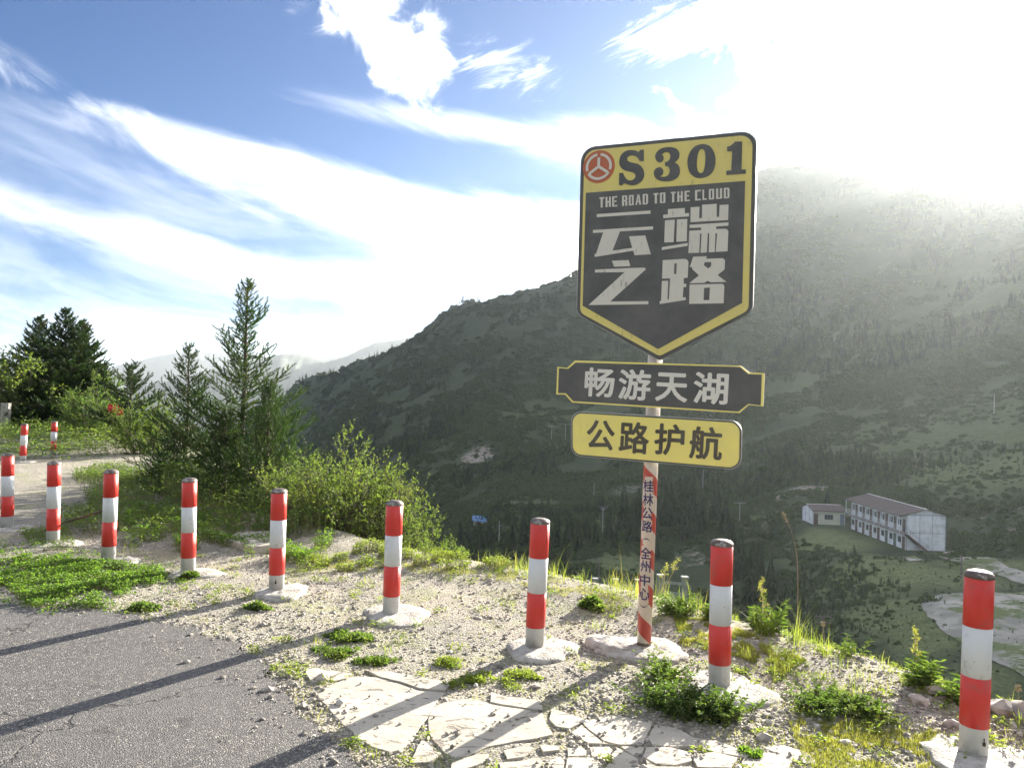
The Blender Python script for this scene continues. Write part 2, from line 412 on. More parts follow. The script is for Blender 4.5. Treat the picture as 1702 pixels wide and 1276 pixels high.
# ------------------------------------------------------------------ materials
M_red = None
def stripe_mat(name, col, rough, dirt, seam=True):
    m, nt, b = new_mat(name)
    tc = coords(nt)
    oi = nt.new('ShaderNodeObjectInfo'); tc0 = tc; sh = nt.new('ShaderNodeVectorMath', operation='SCALE'); sh.inputs[0].default_value = (7.3, 3.1, 0.0); nt.l.new(oi.outputs['Random'], sh.inputs['Scale']); tc = nt.vmath('ADD', tc, sh.outputs[0])
    d1 = nt.noise(tc, 9, 6, 0.65); d2 = nt.noise(tc, 60, 4, 0.6)
    c = nt.mix(nt.ramp(d1, 0.55, 0.80, 0, dirt), rgb(col), (0.16, 0.13, 0.10, 1))
    c = nt.mix(nt.ramp(d2, 0.66, 0.72, 0, dirt*1.3), c, (0.10, 0.085, 0.07, 1))
    # scuffing and splashed soil near the foot
    sp_ = nt.new('ShaderNodeSeparateXYZ'); nt.l.new(tc0, sp_.inputs[0])
    foot = nt.math('MULTIPLY', nt.ramp(sp_.outputs[2], 0.16, 0.0), nt.ramp(d1, 0.35, 0.6))
    c = nt.mix(nt.math('MULTIPLY', foot, 0.55), c, (0.20, 0.16, 0.12, 1))
    nt.put(b.inputs['Base Color'], c)
    nt.put(b.inputs['Roughness'], nt.ramp(d1, 0.3, 0.8, rough, rough+0.25))
    # fine honeycomb emboss of reflective sheeting
    v = nt.new('ShaderNodeTexVoronoi'); v.feature = 'DISTANCE_TO_EDGE'; nt.l.new(tc, v.inputs[0]); v.inputs['Scale'].default_value = 150
    bump(nt, b, nt.math('ADD', nt.ramp(v.outputs['Distance'], 0, 0.08), nt.math('MULTIPLY', d1, 2.0)), 0.25, 0.002)
    return m
M_red = stripe_mat('red_sheeting', (0.60, 0.036, 0.028), 0.32, 0.55)
M_white = stripe_mat('silver_sheeting', (0.62, 0.64, 0.66), 0.34, 0.8)
M_steel = stripe_mat('galvanised_post', (0.60, 0.61, 0.62), 0.40, 0.7)
M_cap = simple('rusty_cap', (0.11, 0.085, 0.075), (0.42, 0.40, 0.38), 26, 0.55, 0.3, 0.4, 90, 0.5, 0.7)
M_conc = simple('weathered_concrete', (0.47, 0.45, 0.41), (0.29, 0.27, 0.24), 11, 0.9, 0, 1.0, 55)
M_rust = simple('rusted_iron', (0.10, 0.045, 0.025), (0.05, 0.03, 0.025), 20, 0.85, 0.2, 0.4, 80)
M_bark = simple('bark', (0.11, 0.085, 0.065), (0.06, 0.045, 0.035), 14, 0.9, 0, 0.6, 60)
M_stem = simple('green_stem', (0.16, 0.20, 0.07), (0.20, 0.15, 0.07), 9, 0.7)
M_drystem = simple('dry_stem', (0.42, 0.36, 0.22), (0.30, 0.22, 0.12), 9, 0.7)
M_needle = leaf_mat('cedar_needles', (0.030, 0.060, 0.022), (0.055, 0.095, 0.030), (0.075, 0.085, 0.035), 0.30, (1.2, 1.4, 0.6))
M_needle_d = leaf_mat('dark_cedar_needles', (0.022, 0.045, 0.018), (0.040, 0.070, 0.024), (0.055, 0.050, 0.028), 0.25, (1.2, 1.4, 0.6))
M_leaf = leaf_mat('bush_leaves', (0.100, 0.145, 0.050), (0.165, 0.205, 0.075), (0.20, 0.21, 0.085), 0.5)
M_leaf2 = leaf_mat('weed_leaves', (0.080, 0.130, 0.042), (0.145, 0.190, 0.065), (0.13, 0.145, 0.055), 0.45)
M_clover = leaf_mat('clover_leaves', (0.085, 0.155, 0.034), (0.165, 0.235, 0.065), None, 0.5)
M_mug = leaf_mat('weed_clump_leaves', (0.070, 0.120, 0.040), (0.120, 0.165, 0.060), (0.14, 0.16, 0.07), 0.45)
M_grass = leaf_mat('grass_blades', (0.150, 0.220, 0.045), (0.260, 0.290, 0.075), (0.33, 0.30, 0.12), 0.5, (1.2, 1.25, 0.6))
M_moss = leaf_mat('low_grass', (0.240, 0.270, 0.060), (0.340, 0.330, 0.110), (0.20, 0.25, 0.05), 0.5, (1.2, 1.2, 0.6))
M_stone = simple('gravel_stone', (0.44, 0.39, 0.33), (0.20, 0.18, 0.165), 7, 0.85, 0, 0.3, 120, 0.35, 0.65)

def stone_var():
    m, nt, b = new_mat('gravel_stones')
    rnd = nt.new('ShaderNodeNewGeometry').outputs['Random Per Island']
    c = nt.new('ShaderNodeValToRGB'); nt.l.new(rnd, c.inputs[0])
    e = c.color_ramp.elements; e[0].color = (0.11, 0.10, 0.09, 1); e[1].color = (0.52, 0.49, 0.44, 1)
    for p, q in ((0.25, (0.19, 0.172, 0.15)), (0.55, (0.31, 0.282, 0.24)), (0.85, (0.39, 0.355, 0.30))):
        k = e.new(p); k.color = rgb(q)
    nt.put(b.inputs['Base Color'], nt.mix(nt.ramp(nt.noise(coords(nt), 50, 3), 0.4, 0.7, 0, 0.5), c.outputs[0], (0.30, 0.27, 0.23, 1)))
    b.inputs['Roughness'].default_value = 0.85
    return m
M_gravel = stone_var()

def soil():
    m, nt, b = new_mat('stony_soil'); tc = coords(nt)
    a = nt.noise(tc, 1.3, 6, 0.6); g = nt.noise(tc, 26, 6, 0.7); f = nt.noise(tc, 110, 4, 0.7)
    c = nt.mix(nt.ramp(a, 0.35, 0.65), (0.295, 0.272, 0.222, 1), (0.235, 0.225, 0.197, 1))
    c = nt.mix(nt.ramp(g, 0.50, 0.68, 0, 0.75), c, (0.165, 0.15, 0.135, 1))
    v = nt.new('ShaderNodeTexVoronoi'); nt.l.new(tc, v.inputs[0]); v.inputs['Scale'].default_value = 75; v.inputs['Randomness'].default_value = 1.0
    vs = nt.new('ShaderNodeSeparateColor'); nt.l.new(v.outputs['Color'], vs.inputs[0])
    c = nt.mix(nt.ramp(vs.outputs[0], 0.55, 0.9, 0, 0.6), c, (0.52, 0.47, 0.39, 1))
    c = nt.mix(nt.ramp(vs.outputs[1], 0.62, 0.9, 0, 0.7), c, (0.12, 0.105, 0.09, 1))
    # thin moss and seedlings between the stones
    mo = nt.math('MULTIPLY', nt.ramp(nt.noise(tc, 1.9, 5, 0.6), 0.50, 0.66), nt.ramp(f, 0.42, 0.6))
    at_ = nt.new('ShaderNodeAttribute'); at_.attribute_name = 'green'
    c = nt.mix(nt.math('MULTIPLY', mo, 0.75), c, (0.21, 0.235, 0.075, 1))
    c = nt.mix(nt.math('MULTIPLY', at_.outputs['Fac'], nt.ramp(g, 0.30, 0.60, 0.4, 1.0)), c, (0.075, 0.105, 0.035, 1))
    nt.put(b.inputs['Base Color'], c); b.inputs['Roughness'].default_value = 0.95; b.inputs['Specular IOR Level'].default_value = 0.2
    hgt = nt.math('ADD', nt.math('MULTIPLY', g, 1.0), nt.math('SUBTRACT', nt.math('MULTIPLY', f, 0.4), nt.math('MULTIPLY', v.outputs['Distance'], 0.7)))
    bump(nt, b, hgt, 0.9, 0.014)
    return m
M_soil = soil()

def hill_mat():
    m, nt, b = new_mat('hillside_cover'); tc = coords(nt)
    a = nt.noise(tc, 0.012, 6, 0.6); c1 = nt.noise(tc, 0.07, 7, 0.7); f = nt.noise(tc, 0.45, 6, 0.7)
    c = nt.mix(nt.ramp(a, 0.38, 0.62), (0.042, 0.064, 0.033, 1), (0.054, 0.074, 0.038, 1))
    c = nt.mix(nt.ramp(c1, 0.45, 0.65, 0, 0.8), c, (0.064, 0.080, 0.042, 1))
    c = nt.mix(nt.ramp(f, 0.5, 0.7, 0, 0.6), c, (0.024, 0.038, 0.016, 1))
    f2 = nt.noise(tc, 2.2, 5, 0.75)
    gr = nt.new('ShaderNodeAttribute'); gr.attribute_name = 'grass_and_glow'
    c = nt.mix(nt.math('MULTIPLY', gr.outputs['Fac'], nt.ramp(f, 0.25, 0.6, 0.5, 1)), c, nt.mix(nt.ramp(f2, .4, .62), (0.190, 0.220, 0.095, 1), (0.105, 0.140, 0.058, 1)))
    rk = nt.new('ShaderNodeAttribute'); rk.attribute_name = 'rock'
    rr = nt.ramp(nt.math('ADD', rk.outputs['Fac'], nt.math('MULTIPLY', nt.math('SUBTRACT', f, 0.5), 1.5)), 0.40, 0.70)
    c = nt.mix(rr, c, nt.mix(nt.ramp(nt.noise(tc, 1.1, 5, 0.7), 0.4, 0.62), (0.36, 0.32, 0.27, 1), (0.18, 0.16, 0.13, 1)))
    nt.put(b.inputs['Base Color'], c); b.inputs['Roughness'].default_value = 0.95; b.inputs['Specular IOR Level'].default_value = 0.1
    bump(nt, b, nt.math('ADD', nt.math('ADD', nt.math('MULTIPLY', f2, .25), nt.math('MULTIPLY', f, 0.6)), c1), 0.8, 1.6)
    return m
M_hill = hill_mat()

def asphalt():
    m, nt, b = new_mat('coarse_asphalt'); tc = coords(nt)
    v = nt.new('ShaderNodeTexVoronoi'); nt.l.new(tc, v.inputs[0]); v.inputs['Scale'].default_value = 135
    s_ = nt.new('ShaderNodeSeparateColor'); nt.l.new(v.outputs['Color'], s_.inputs[0])
    c = nt.mix(s_.outputs[0], (0.045, 0.043, 0.042, 1), (0.095, 0.090, 0.086, 1))
    c = nt.mix(nt.ramp(s_.outputs[1], 0.78, 0.95), c, (0.30, 0.28, 0.25, 1))
    big = nt.noise(tc, 0.9, 4, 0.6)
    c = nt.mix(nt.ramp(big, 0.42, 0.66, 0, 0.6), c, (0.100, 0.096, 0.093, 1))
    md = nt.noise(tc, 5.5, 5, 0.65); c = nt.mix(nt.ramp(md, 0.56, 0.70, 0, 0.65), c, (0.030, 0.029, 0.028, 1)); c = nt.mix(nt.ramp(nt.noise(tc, 260, 2, .5), .6, .72, 0, .5), c, (.26, .25, .235, 1))
    crk = nt.new('ShaderNodeTexVoronoi'); crk.feature = 'DISTANCE_TO_EDGE'; crk.inputs['Scale'].default_value = 0.55
    wv = nt.vmath('ADD', tc, nt.noise(tc, 1.6, 5, 0.6, out=1)); nt.l.new(wv, crk.inputs[0])
    ck = nt.ramp(crk.outputs['Distance'], 0.010, 0.002, 0, 0.75)
    c = nt.mix(ck, c, (0.022, 0.020, 0.019, 1))
    nt.put(b.inputs['Base Color'], c); nt.put(b.inputs['Roughness'], nt.ramp(s_.outputs[2], 0, 1, 0.55, 0.9, False)); b.inputs['Specular IOR Level'].default_value = 0.45
    h = nt.math('SUBTRACT', nt.math('MULTIPLY', s_.outputs[0], 0.8), nt.math('MULTIPLY', v.outputs['Distance'], 1.2))
    h = nt.math('ADD', h, nt.math('MULTIPLY', nt.noise(tc, 22, 4), 0.8)); h = nt.math('SUBTRACT', h, nt.math('MULTIPLY', ck, 2))
    bump(nt, b, h, 0.65, 0.0045)
    return m
M_asph = asphalt()

def slabmat():
    m, nt, b = new_mat('worn_concrete_slab'); tc = coords(nt)
    a = nt.noise(tc, 3.5, 6, 0.65); f = nt.noise(tc, 45, 5, 0.7)
    c = nt.mix(nt.ramp(a, 0.3, 0.7), (0.47, 0.43, 0.36, 1), (0.36, 0.33, 0.28, 1))
    c = nt.mix(nt.ramp(f, 0.58, 0.7, 0, 0.5), c, (0.30, 0.265, 0.22, 1))
    mp = nt.new('ShaderNodeMapping'); nt.l.new(tc, mp.inputs[0]); mp.inputs['Scale'].default_value = (5, 13, 1); mp.inputs['Rotation'].default_value = (0, 0, -0.35)
    pit = nt.ramp(nt.noise(mp.outputs[0], 1.5, 6, 0.66, 0.8), 0.58, 0.64)
    c = nt.mix(nt.math('MULTIPLY', pit, 0.8), c, (0.15, 0.13, 0.11, 1))
    nt.put(b.inputs['Base Color'], c); b.inputs['Roughness'].default_value = 0.88; b.inputs['Specular IOR Level'].default_value = 0.25
    bump(nt, b, nt.math('SUBTRACT', nt.math('ADD', nt.math('MULTIPLY', f, 0.35), nt.math('MULTIPLY', a, 0.8)), nt.math('MULTIPLY', pit, 0.8)), 0.8, 0.010)
    return m
M_slab = slabmat()

# ------------------------------------------------------------------ ground, hillside
def inpoly(P, X, Y):
    ins = np.zeros(np.shape(X), bool); P = np.asarray(P)
    for p, q in zip(P, np.roll(P, -1, 0)):
        c = ((p[1] <= Y) != (q[1] <= Y)); dy = q[1]-p[1]
        ins ^= c & (X < p[0] + (Y-p[1])*(q[0]-p[0])/(dy if abs(dy) > 1e-12 else 1e-12))
    return ins
ROAD = [tuple(gp(x, y)[:2]) for x, y in [(-900, 935), (-420, 965), (-100, 985), (0, 1000), (60, 1016), (170, 1018), (260, 1036), (330, 1048), (380, 1072), (430, 1098), (458, 1130), (490, 1165), (520, 1200), (560, 1240), (600, 1290), (650, 1350)]]
def rough_line(P, step=0.05, amp=0.03, seed=3, closed=False):
    out = []
    P = [np.array(p, float) for p in P]
    Q = P[1:] + ([P[0]] if closed else [])
    for p, q in zip(P, Q):
        L_ = np.linalg.norm(q-p); n = max(1, int(L_/step)); nn = np.array([-(q-p)[1], (q-p)[0]])/max(L_, 1e-9)
        for k in range(n):
            r = p+(q-p)*k/n; o = fbm(np.array([r[0]*6]), np.array([r[1]*6]), 4, seed)[0]*amp; out.append(tuple(r+nn*o))
    if not closed: out.append(tuple(P[-1]))
    return out
ROAD_EDGE = rough_line(ROAD, 0.04, 0.09)
ROAD_POLY = ROAD_EDGE + [(0.3, 1.6), (2.0, 0.6), (7, -2), (14, -18), (40, -60), (-80, -60), (-80, 12)]

az_f = np.radians(np.concatenate([np.arange(-180, -42, 3.0), np.arange(-42, 42, 0.115), np.arange(42, 181, 3.0)]))
az_f[-1] = math.pi
def polar(name, r0, r1, st, mat, **pr):
    rr = np.exp(np.arange(math.log(r0), math.log(r1)+st*0.5, st)); rr[-1] = r1
    A, Rr = np.meshgrid(az_f, rr); X = Rr*np.sin(A); Y = Rr*np.cos(A); Z = H(X, Y)
    if r0 < 1: Z = np.where(inpoly(ROAD_POLY, X, Y), Z-0.035, Z)
    n, m = X.shape; V = np.stack([X, Y, Z], -1).reshape(-1, 3)
    i = np.arange(n-1)[:, None]*m + np.arange(m-1)[None]; i = i.ravel()
    F = np.stack([i, i+1, i+m+1, i+m], 1)[:, ::-1]
    me = mesh_np(name, V, [F], [mat], None, True)
    return me, X, Y, Z
me, gX, gY, gZ = polar('ground', 0.35, 46.0, 0.014, M_soil)
gsd = sdist(gX, gY)
gd = np.hypot(gX, gY)
grn = np.clip(sstep(0.1, 1.2, gsd) + sstep(15, 24, gd)*sstep(0.35, 0.6, vnoise(gX/2.5, gY/2.5, 5)), 0, 1)
a = me.attributes.new('green', 'FLOAT', 'POINT'); a.data.foreach_set('value', grn.ravel().astype(np.float32))
link('ground', me, kind='structure')
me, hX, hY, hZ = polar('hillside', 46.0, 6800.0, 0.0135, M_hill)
def soft_px(pts, X, Y):
    """soft patches on the land, given as (x, y, radius across, radius along) round the place seen there"""
    o = np.zeros(X.shape)
    for px, py, rx, ry, st in pts:
        p = hit(px, py, 46); az0 = math.atan2(p[0], p[1]); d0 = math.hypot(p[0], p[1])
        a_ = (np.arctan2(X, Y)-az0)*d0; b_ = (np.hypot(X, Y)-d0)
        o = np.maximum(o, st*np.clip(1.25-(a_/rx)**2-(b_/ry)**2, 0, 1))
    return o
rock = soft_px([(795, 760, 9, 28, 1.0), (1300, 822, 9, 6, .9), (1350, 812, 9, 6, .9), (1040, 812, 9, 13, .62), (1100, 800, 8, 10, .5), (1180, 800, 4, 6, .5), (1660, 850, 14, 8, .55), (1600, 840, 6, 5, .45), (1700, 880, 8, 8, .6),
                 (1150, 930, 5, 14, .62), (1130, 1000, 5, 10, .66), (1180, 880, 4, 10, .5), (1430, 975, 2.5, 3, .6), (760, 560, 12, 30, .35), (1000, 500, 14, 25, .3), (1250, 600, 9, 30, .3), (640, 700, 12, 40, .25), (560, 660, 16, 40, .25)], hX, hY)
grass_and_glow = soft_px([(1380, 900, 9, 13, 1), (1450, 950, 10, 12, 1), (1500, 1020, 9, 10, .9), (1570, 960, 9, 9, .9), (1350, 940, 5, 7, .5), (1030, 935, 7, 12, .7), (1000, 880, 10, 22, .55), (1260, 860, 6, 12, .6), (1600, 700, 60, 80, .5), (1680, 780, 30, 30, .7), (1500, 560, 60, 90, .3), (1640, 500, 60, 90, .4),  # grass; broad patches high on the right slope paint in missing haze light
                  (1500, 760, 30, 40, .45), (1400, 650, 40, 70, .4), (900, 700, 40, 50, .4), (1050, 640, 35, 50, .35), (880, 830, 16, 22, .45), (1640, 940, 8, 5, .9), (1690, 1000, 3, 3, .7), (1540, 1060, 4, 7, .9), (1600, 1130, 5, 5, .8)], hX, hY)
rock *= .75
for nm, ar in (('rock', rock), ('grass_and_glow', grass_and_glow)):
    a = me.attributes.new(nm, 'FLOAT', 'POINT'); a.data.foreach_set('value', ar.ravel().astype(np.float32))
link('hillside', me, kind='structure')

# blue ranges on the horizon
M_far = simple('distant_forest', (0.050, 0.070, 0.035), (0.035, 0.05, 0.03), 0.004, 0.95)
def far_range(name, prof, dist, depth, seed):
    px = np.array([p[0] for p in prof], float); py = np.array([p[1] for p in prof], float)
    xs = np.arange(px[0], px[-1], 2.0); ys = np.interp(xs, px, py); n = len(xs)
    rows = 41; V = np.zeros((rows, n, 3)); ts = np.linspace(-1, 1, rows)
    for j, t in enumerate(ts):
        d = dist + t*depth
        X = (xs-851)/FPX*dist*(1+0.25*t); Y = np.full(n, d)
        crest = CAMH - (ys-hz(xs))/FPX*dist
        base = -220.0
        k = (1-abs(t))**1.15
        nz = fbm(X/210+seed, Y/210, 5, seed, True)*130*(1-abs(t))**0.5*min(1, abs(t)*5+0.06)
        V[j] = np.stack([X, Y, base + (crest-base)*k + nz*0.8 - abs(t)*30], -1)
    i = (np.arange(rows-1)[:, None]*n + np.arange(n-1)[None]).ravel()
    F = np.stack([i, i+1, i+n+1, i+n], 1)
    link(name, mesh_np(name, V.reshape(-1, 3), [F], [M_far], None, True), kind='structure')
far_range('distant_hills', [(-1500, 640), (-700, 610), (-200, 640), (60, 648), (250, 640), (330, 622), (400, 604), (440, 594), (470, 588), (500, 588), (524, 594), (545, 600), (575, 592), (620, 570), (700, 560), (900, 560), (1300, 560)], 3300, 1300, 5)
far_range('distant_mountains', [(-1500, 590), (-800, 620), (-300, 590), (-60, 604), (40, 612), (140, 598), (165, 601), (185, 609), (215, 603), (260, 592), (310, 582), (360, 585), (430, 592), (500, 600), (548, 591), (566, 589), (574, 580), (583, 580), (590, 584), (596, 579), (604, 576), (640, 590), (900, 600), (1400, 600)], 5200, 1100, 9)

# ------------------------------------------------------------------ road, slabs
def prism(poly, ztop, zbot, grid=None, name='x', mat=None, parent=None, topf=None, bevel=0.0, **pr):
    """upright slab over an outline; fine inner points follow topf"""
    P = [Vector((p[0], p[1])) for p in poly]; n = len(P)
    pts = list(P)
    if grid:
        A = np.array(poly); x0, y0 = A.min(0); x1, y1 = A.max(0)
        gx, gy = np.meshgrid(np.arange(x0, x1, grid), np.arange(y0, y1, grid)); gx = gx.ravel()+RNG.normal(0, grid*.15, gx.size); gy = gy.ravel()+RNG.normal(0, grid*.15, gy.size)
        k = inpoly(A, gx, gy)
        # keep inner points off the border
        E_ = np.array(poly); 
        for p in zip(gx[k], gy[k]):
            if np.min(np.hypot(E_[:, 0]-p[0], E_[:, 1]-p[1])) > grid*0.45: pts.append(Vector(p))
    v2, e2, f2, *_ = mgeo.delaunay_2d_cdt(pts, [(i, (i+1) % n) for i in range(n)], [], 1, 1e-5)
    bmx = bmesh.new()
    tv = [bmx.verts.new((v.x, v.y, (topf(v.x, v.y) if topf else 0)+ztop)) for v in v2]
    for f in f2:
        try: bmx.faces.new([tv[i] for i in f])
        except ValueError: pass
    be = [e for e in bmx.edges if e.is_boundary]
    if bevel:
        cen = None
        r = bmesh.ops.extrude_edge_only(bmx, edges=be); nv = [g for g in r['geom'] if isinstance(g, bmesh.types.BMVert)]
        # outer ring sits a little lower, then the sides drop
        for v in nv: v.co.z -= bevel
        be = [g for g in r['geom'] if isinstance(g, bmesh.types.BMEdge) and g.is_boundary]
        cx = sum(v.co.x for v in nv)/len(nv); cy = sum(v.co.y for v in nv)/len(nv)
        for v in nv:
            d_ = Vector((v.co.x-cx, v.co.y-cy)); d_ = d_.normalized()*bevel*0.7; v.co.x += d_.x; v.co.y += d_.y
    r = bmesh.ops.extrude_edge_only(bmx, edges=be)
    for g in r['geom']:
        if isinstance(g, bmesh.types.BMVert): g.co.z = zbot if not callable(zbot) else zbot(g.co.x, g.co.y)
    bmesh.ops.recalc_face_normals(bmx, faces=bmx.faces)
    me = bpy.data.meshes.new(name); bmx.to_mesh(me); bmx.free(); me.materials.append(mat)
    return link(name, me, parent, **pr)
prism(ROAD_POLY, 0.012, -0.03, None, 'road', M_asph, kind='structure')

apron = link('concrete_apron', None, kind='structure')
def q4(pts): return [(500+x/4.7278, 1090+y/4.7278) for x, y in pts]
def q5(pts): return [(820+x/3.5458, 1120+y/3.5458) for x, y in pts]
SLABS = [
 q4([(50,112),(130,105),(200,125),(318,132),(215,178),(160,208),(90,213),(45,150)]),
 q4([(232,182),(332,132),(410,145),(340,183),(262,200)]),
 q4([(130,290),(210,240),(400,172),(520,172),(600,180),(780,228),(935,272),(1125,292),(1095,332),(1020,420),(985,500),(915,590),(885,650),(775,755),(700,768),(560,722),(425,652),(415,600),(330,540),(240,430),(165,350)]),
 q4([(500,122),(640,118),(850,165),(1090,205),(1180,230),(1125,283),(942,262),(790,215),(610,168)]),
 [(717.9,1181.5),(733,1171),(770.7,1161.9),(796,1164),(817,1171),(870.8,1181),(901,1187),(909,1205),(917,1223),(890.5,1229),(855,1233),(820,1240),(779,1256),(758,1258),(742,1253),(724,1234),(714,1215),(711.5,1196)],
 [(816,1154),(840,1160),(890,1165.8),(900,1171),(900.5,1183),(872,1178.5),(845,1173),(817,1168)],
 q4([(960,662),(1030,735),(1080,800),(1020,850),(865,852),(905,740)]),
 q5([(455,352),(522,308),(560,340),(640,400),(715,428),(640,424),(560,418),(500,390)]),
 q5([(535,300),(620,258),(760,257),(930,300),(905,365),(885,424),(740,424),(655,400),(570,335)]),
 q5([(955,305),(1070,322),(1200,385),(1213,438),(1130,428),(1050,430),(940,418),(908,380)]),
 q5([(1218,390),(1350,412),(1508,472),(1448,488),(1380,474),(1300,462),(1222,434)]),
 q5([(345,212),(420,232),(580,288),(528,283),(448,328),(375,318),(337,272)]),
 q5([(433,440),(520,432),(552,460),(545,488),(440,488)]),
 q5([(572,440),(680,432),(695,460),(640,508),(583,488)]),
 q5([(705,460),(742,442),(838,500),(850,540),(765,550),(683,518)]),
 q5([(755,434),(880,434),(866,470),(830,483)]),
 q5([(905,440),(1050,440),(1158,470),(1166,520),(1060,550),(960,538),(882,498)]),
 q5([(1185,480),(1300,476),(1440,502),(1400,560),(1200,556),(1178,515)]),
 q5([(62,460),(200,422),(240,450),(180,498),(82,508)]),
 q5([(275,432),(378,432),(390,458),(300,468)]),
 q5([(1482,486),(1570,462),(1700,478),(1760,520),(1740,580),(1440,566)]),
 q5([(1600,440),(1700,420),(1850,470),(1900,530),(1780,520),(1700,470)]),
 q5([(30,520),(180,512),(260,486),(300,530),(200,600),(40,600)]),
 q5([(440,500),(600,500),(640,540),(560,600),(420,590)]),
 q5([(680,540),(850,560),(880,610),(740,640),(640,600)]),
 q5([(900,520),(960,552),(1170,560),(1150,640),(900,640)]),
 q5([(330,520),(400,490),(420,520),(400,620),(300,610)]),
 q4([(1190,860),(1400,780),(1480,790),(1420,850),(1300,900),(1180,920)]),
]
slab_xy = []
for i, poly in enumerate(SLABS):
    w_ = [tuple(gp(x, y)[:2]) for x, y in poly]
    c_ = np.mean(w_, 0); w_ = [tuple(c_+(np.array(p)-c_)*1.004) for p in w_]
    w_ = rough_line(w_, 0.03, 0.014, 40+i, True)
    slab_xy.append(w_)
    tilt = RNG.normal(0, 0.004, 2); zt = 0.008 + RNG.uniform(-0.003, 0.004)
    prism(w_, zt, -0.06, 0.09, 'slab_piece', M_slab, apron, topf=lambda x, y, t=tilt, c=c_: (x-c[0])*t[0]+(y-c[1])*t[1] + 0.004*fbm(np.array([x*5]), np.array([y*5]), 2, 90)[0], bevel=0.003)

def in_slabs(X, Y, grow=0):
    o = np.zeros(X.shape, bool)
    for s_ in slab_xy: o |= inpoly(s_, X, Y)
    return o

# ------------------------------------------------------------------ scatter on the platform
def polar_pick(n, d0, d1, a0=-35.5, a1=35.5, p=1.0):
    """random points, evenly spread over bearing and over 1/distance"""
    az = np.radians(RNG.uniform(a0, a1, n)); u = RNG.uniform(0, 1, n)**p; d = 1/(1/d0 + (1/d1-1/d0)*u)
    return d*np.tan(az)*np.cos(0), d
ICO = None
def ico():
    b_ = bmesh.new(); bmesh.ops.create_icosphere(b_, subdivisions=1, radius=1.0)
    V = np.array([v.co[:] for v in b_.verts]); F = np.array([[v.index for v in f.verts] for f in b_.faces]); b_.free(); return V, F
IV, IF = ico()
def stones(name, X, Y, Z, size, mat, flat=0.6, **pr):
    n = len(X); k = len(IV)
    lump = 1+RNG.normal(0, 0.16, (n, k, 1))
    v = IV[None]*lump; sc_ = np.stack([RNG.uniform(.7, 1.3, n), RNG.uniform(.7, 1.1, n), RNG.uniform(flat*.7, flat*1.3, n)], -1)[:, None]
    v = v*sc_*size[:, None, None]; a_ = RNG.uniform(0, 6.28, n); c, s_ = np.cos(a_)[:, None], np.sin(a_)[:, None]
    x = v[..., 0]*c - v[..., 1]*s_; y = v[..., 0]*s_+v[..., 1]*c
    V = np.stack([x+X[:, None], y+Y[:, None], v[..., 2]+Z[:, None]+size[:, None]*0.15], -1).reshape(-1, 3)
    F = (IF[None]+(np.arange(n)*k)[:, None, None]).reshape(-1, 3)
    return link(name, mesh_np(name, V, [F], [mat], None, False), **pr)
X, Y = polar_pick(62000, 1.9, 9.0)
sd = sdist(X, Y); rd = inpoly(ROAD_POLY, X, Y); sl = in_slabs(X, Y)
dens = np.where(sd > 0.4, 0, 1.0)*(0.35+0.65*(vnoise(X*1.3, Y*1.3, 8) > 0.42))
ed = np.min(np.hypot(X[:, None]-np.array(ROAD_EDGE)[::4, 0][None], Y[:, None]-np.array(ROAD_EDGE)[::4, 1][None]), 1)
dens = np.where(rd, 0.20*np.exp(-ed/0.12), dens); dens = np.where(sl, 0.10*(vnoise(X*4, Y*4, 6) > .55)+.012, dens)
k = RNG.uniform(0, 1, len(X)) < dens; X, Y, rd, sl = X[k], Y[k], rd[k], sl[k]
size = np.clip(RNG.lognormal(math.log(0.0078), 0.42, len(X)), 0.003, 0.035)
Z = np.where(sl, 0.011, np.where(rd, 0.012, H(X, Y)))
stones('gravel', X, Y, Z, size, M_gravel, kind='stuff')
# scattered larger rocks lying on the verge: each its own thing
ROCKS = [((1668, 1196), .085, 'pale angular rock at the brow beyond the rightmost bollard'), ((1700, 1204), .10, 'grey rock on the brow at the far right edge'),
         ((1640, 1182), .05, 'small flat rock lying behind the rightmost bollard'), ((1525, 1178), .055, 'white rock beside the tall weed near the rightmost bollard'), ((1560, 1166), .07, 'grey rock at the foot of the tall weed on the brow'),
         ((1345, 1178), .035, 'grey stone in front of the low leafy weed on the right'), ((1268, 1228), .04, 'dark grey stone beside the cracked concrete'), ((1580, 1215), .04, 'small grey stone left of the rightmost footing'),
         ((1405, 1236), .03, 'small stone in the yellow grass patch'), ((445, 1150), .035, 'pale chip of stone at the edge of the asphalt'), ((310, 1104), .018, 'small white pebble on the asphalt'), ((535, 1130), .05, 'pale lump of broken concrete left of the cracked slabs'), ((1010, 1165), .035, 'loose stone beside the cracked concrete under the sign'), ((890, 1142), .03, 'pale stone in front of the bollard left of the sign')]
for (px, py), s_, lab in ROCKS:
    p = gp(px, py); v = IV*(1+RNG.normal(0, .14, (len(IV), 1)))*np.array([1.2, .9, .62])*s_
    b_ = bmesh.new(); vs = [b_.verts.new(q) for q in v]; [b_.faces.new([vs[i] for i in f]) for f in IF]
    bmesh.ops.subdivide_edges(b_, edges=b_.edges, cuts=2, use_grid_fill=True)
    for q in b_.verts: q.co *= 1+0.10*(fbm(np.array([q.co.x/s_*2.1]), np.array([q.co.y/s_*2.1+q.co.z/s_*1.7]), 3, int(px))[0])
    me = bpy.data.meshes.new('rock'); b_.to_mesh(me); b_.free(); me.materials.append(M_stone)
    o = link('rock', me, loc=(p[0], p[1], hz1(p[0], p[1])+s_*0.2), label=lab, category='rock', group='rocks lying on the verge'); o.rotation_euler = (0, 0, RNG.uniform(0, 6))

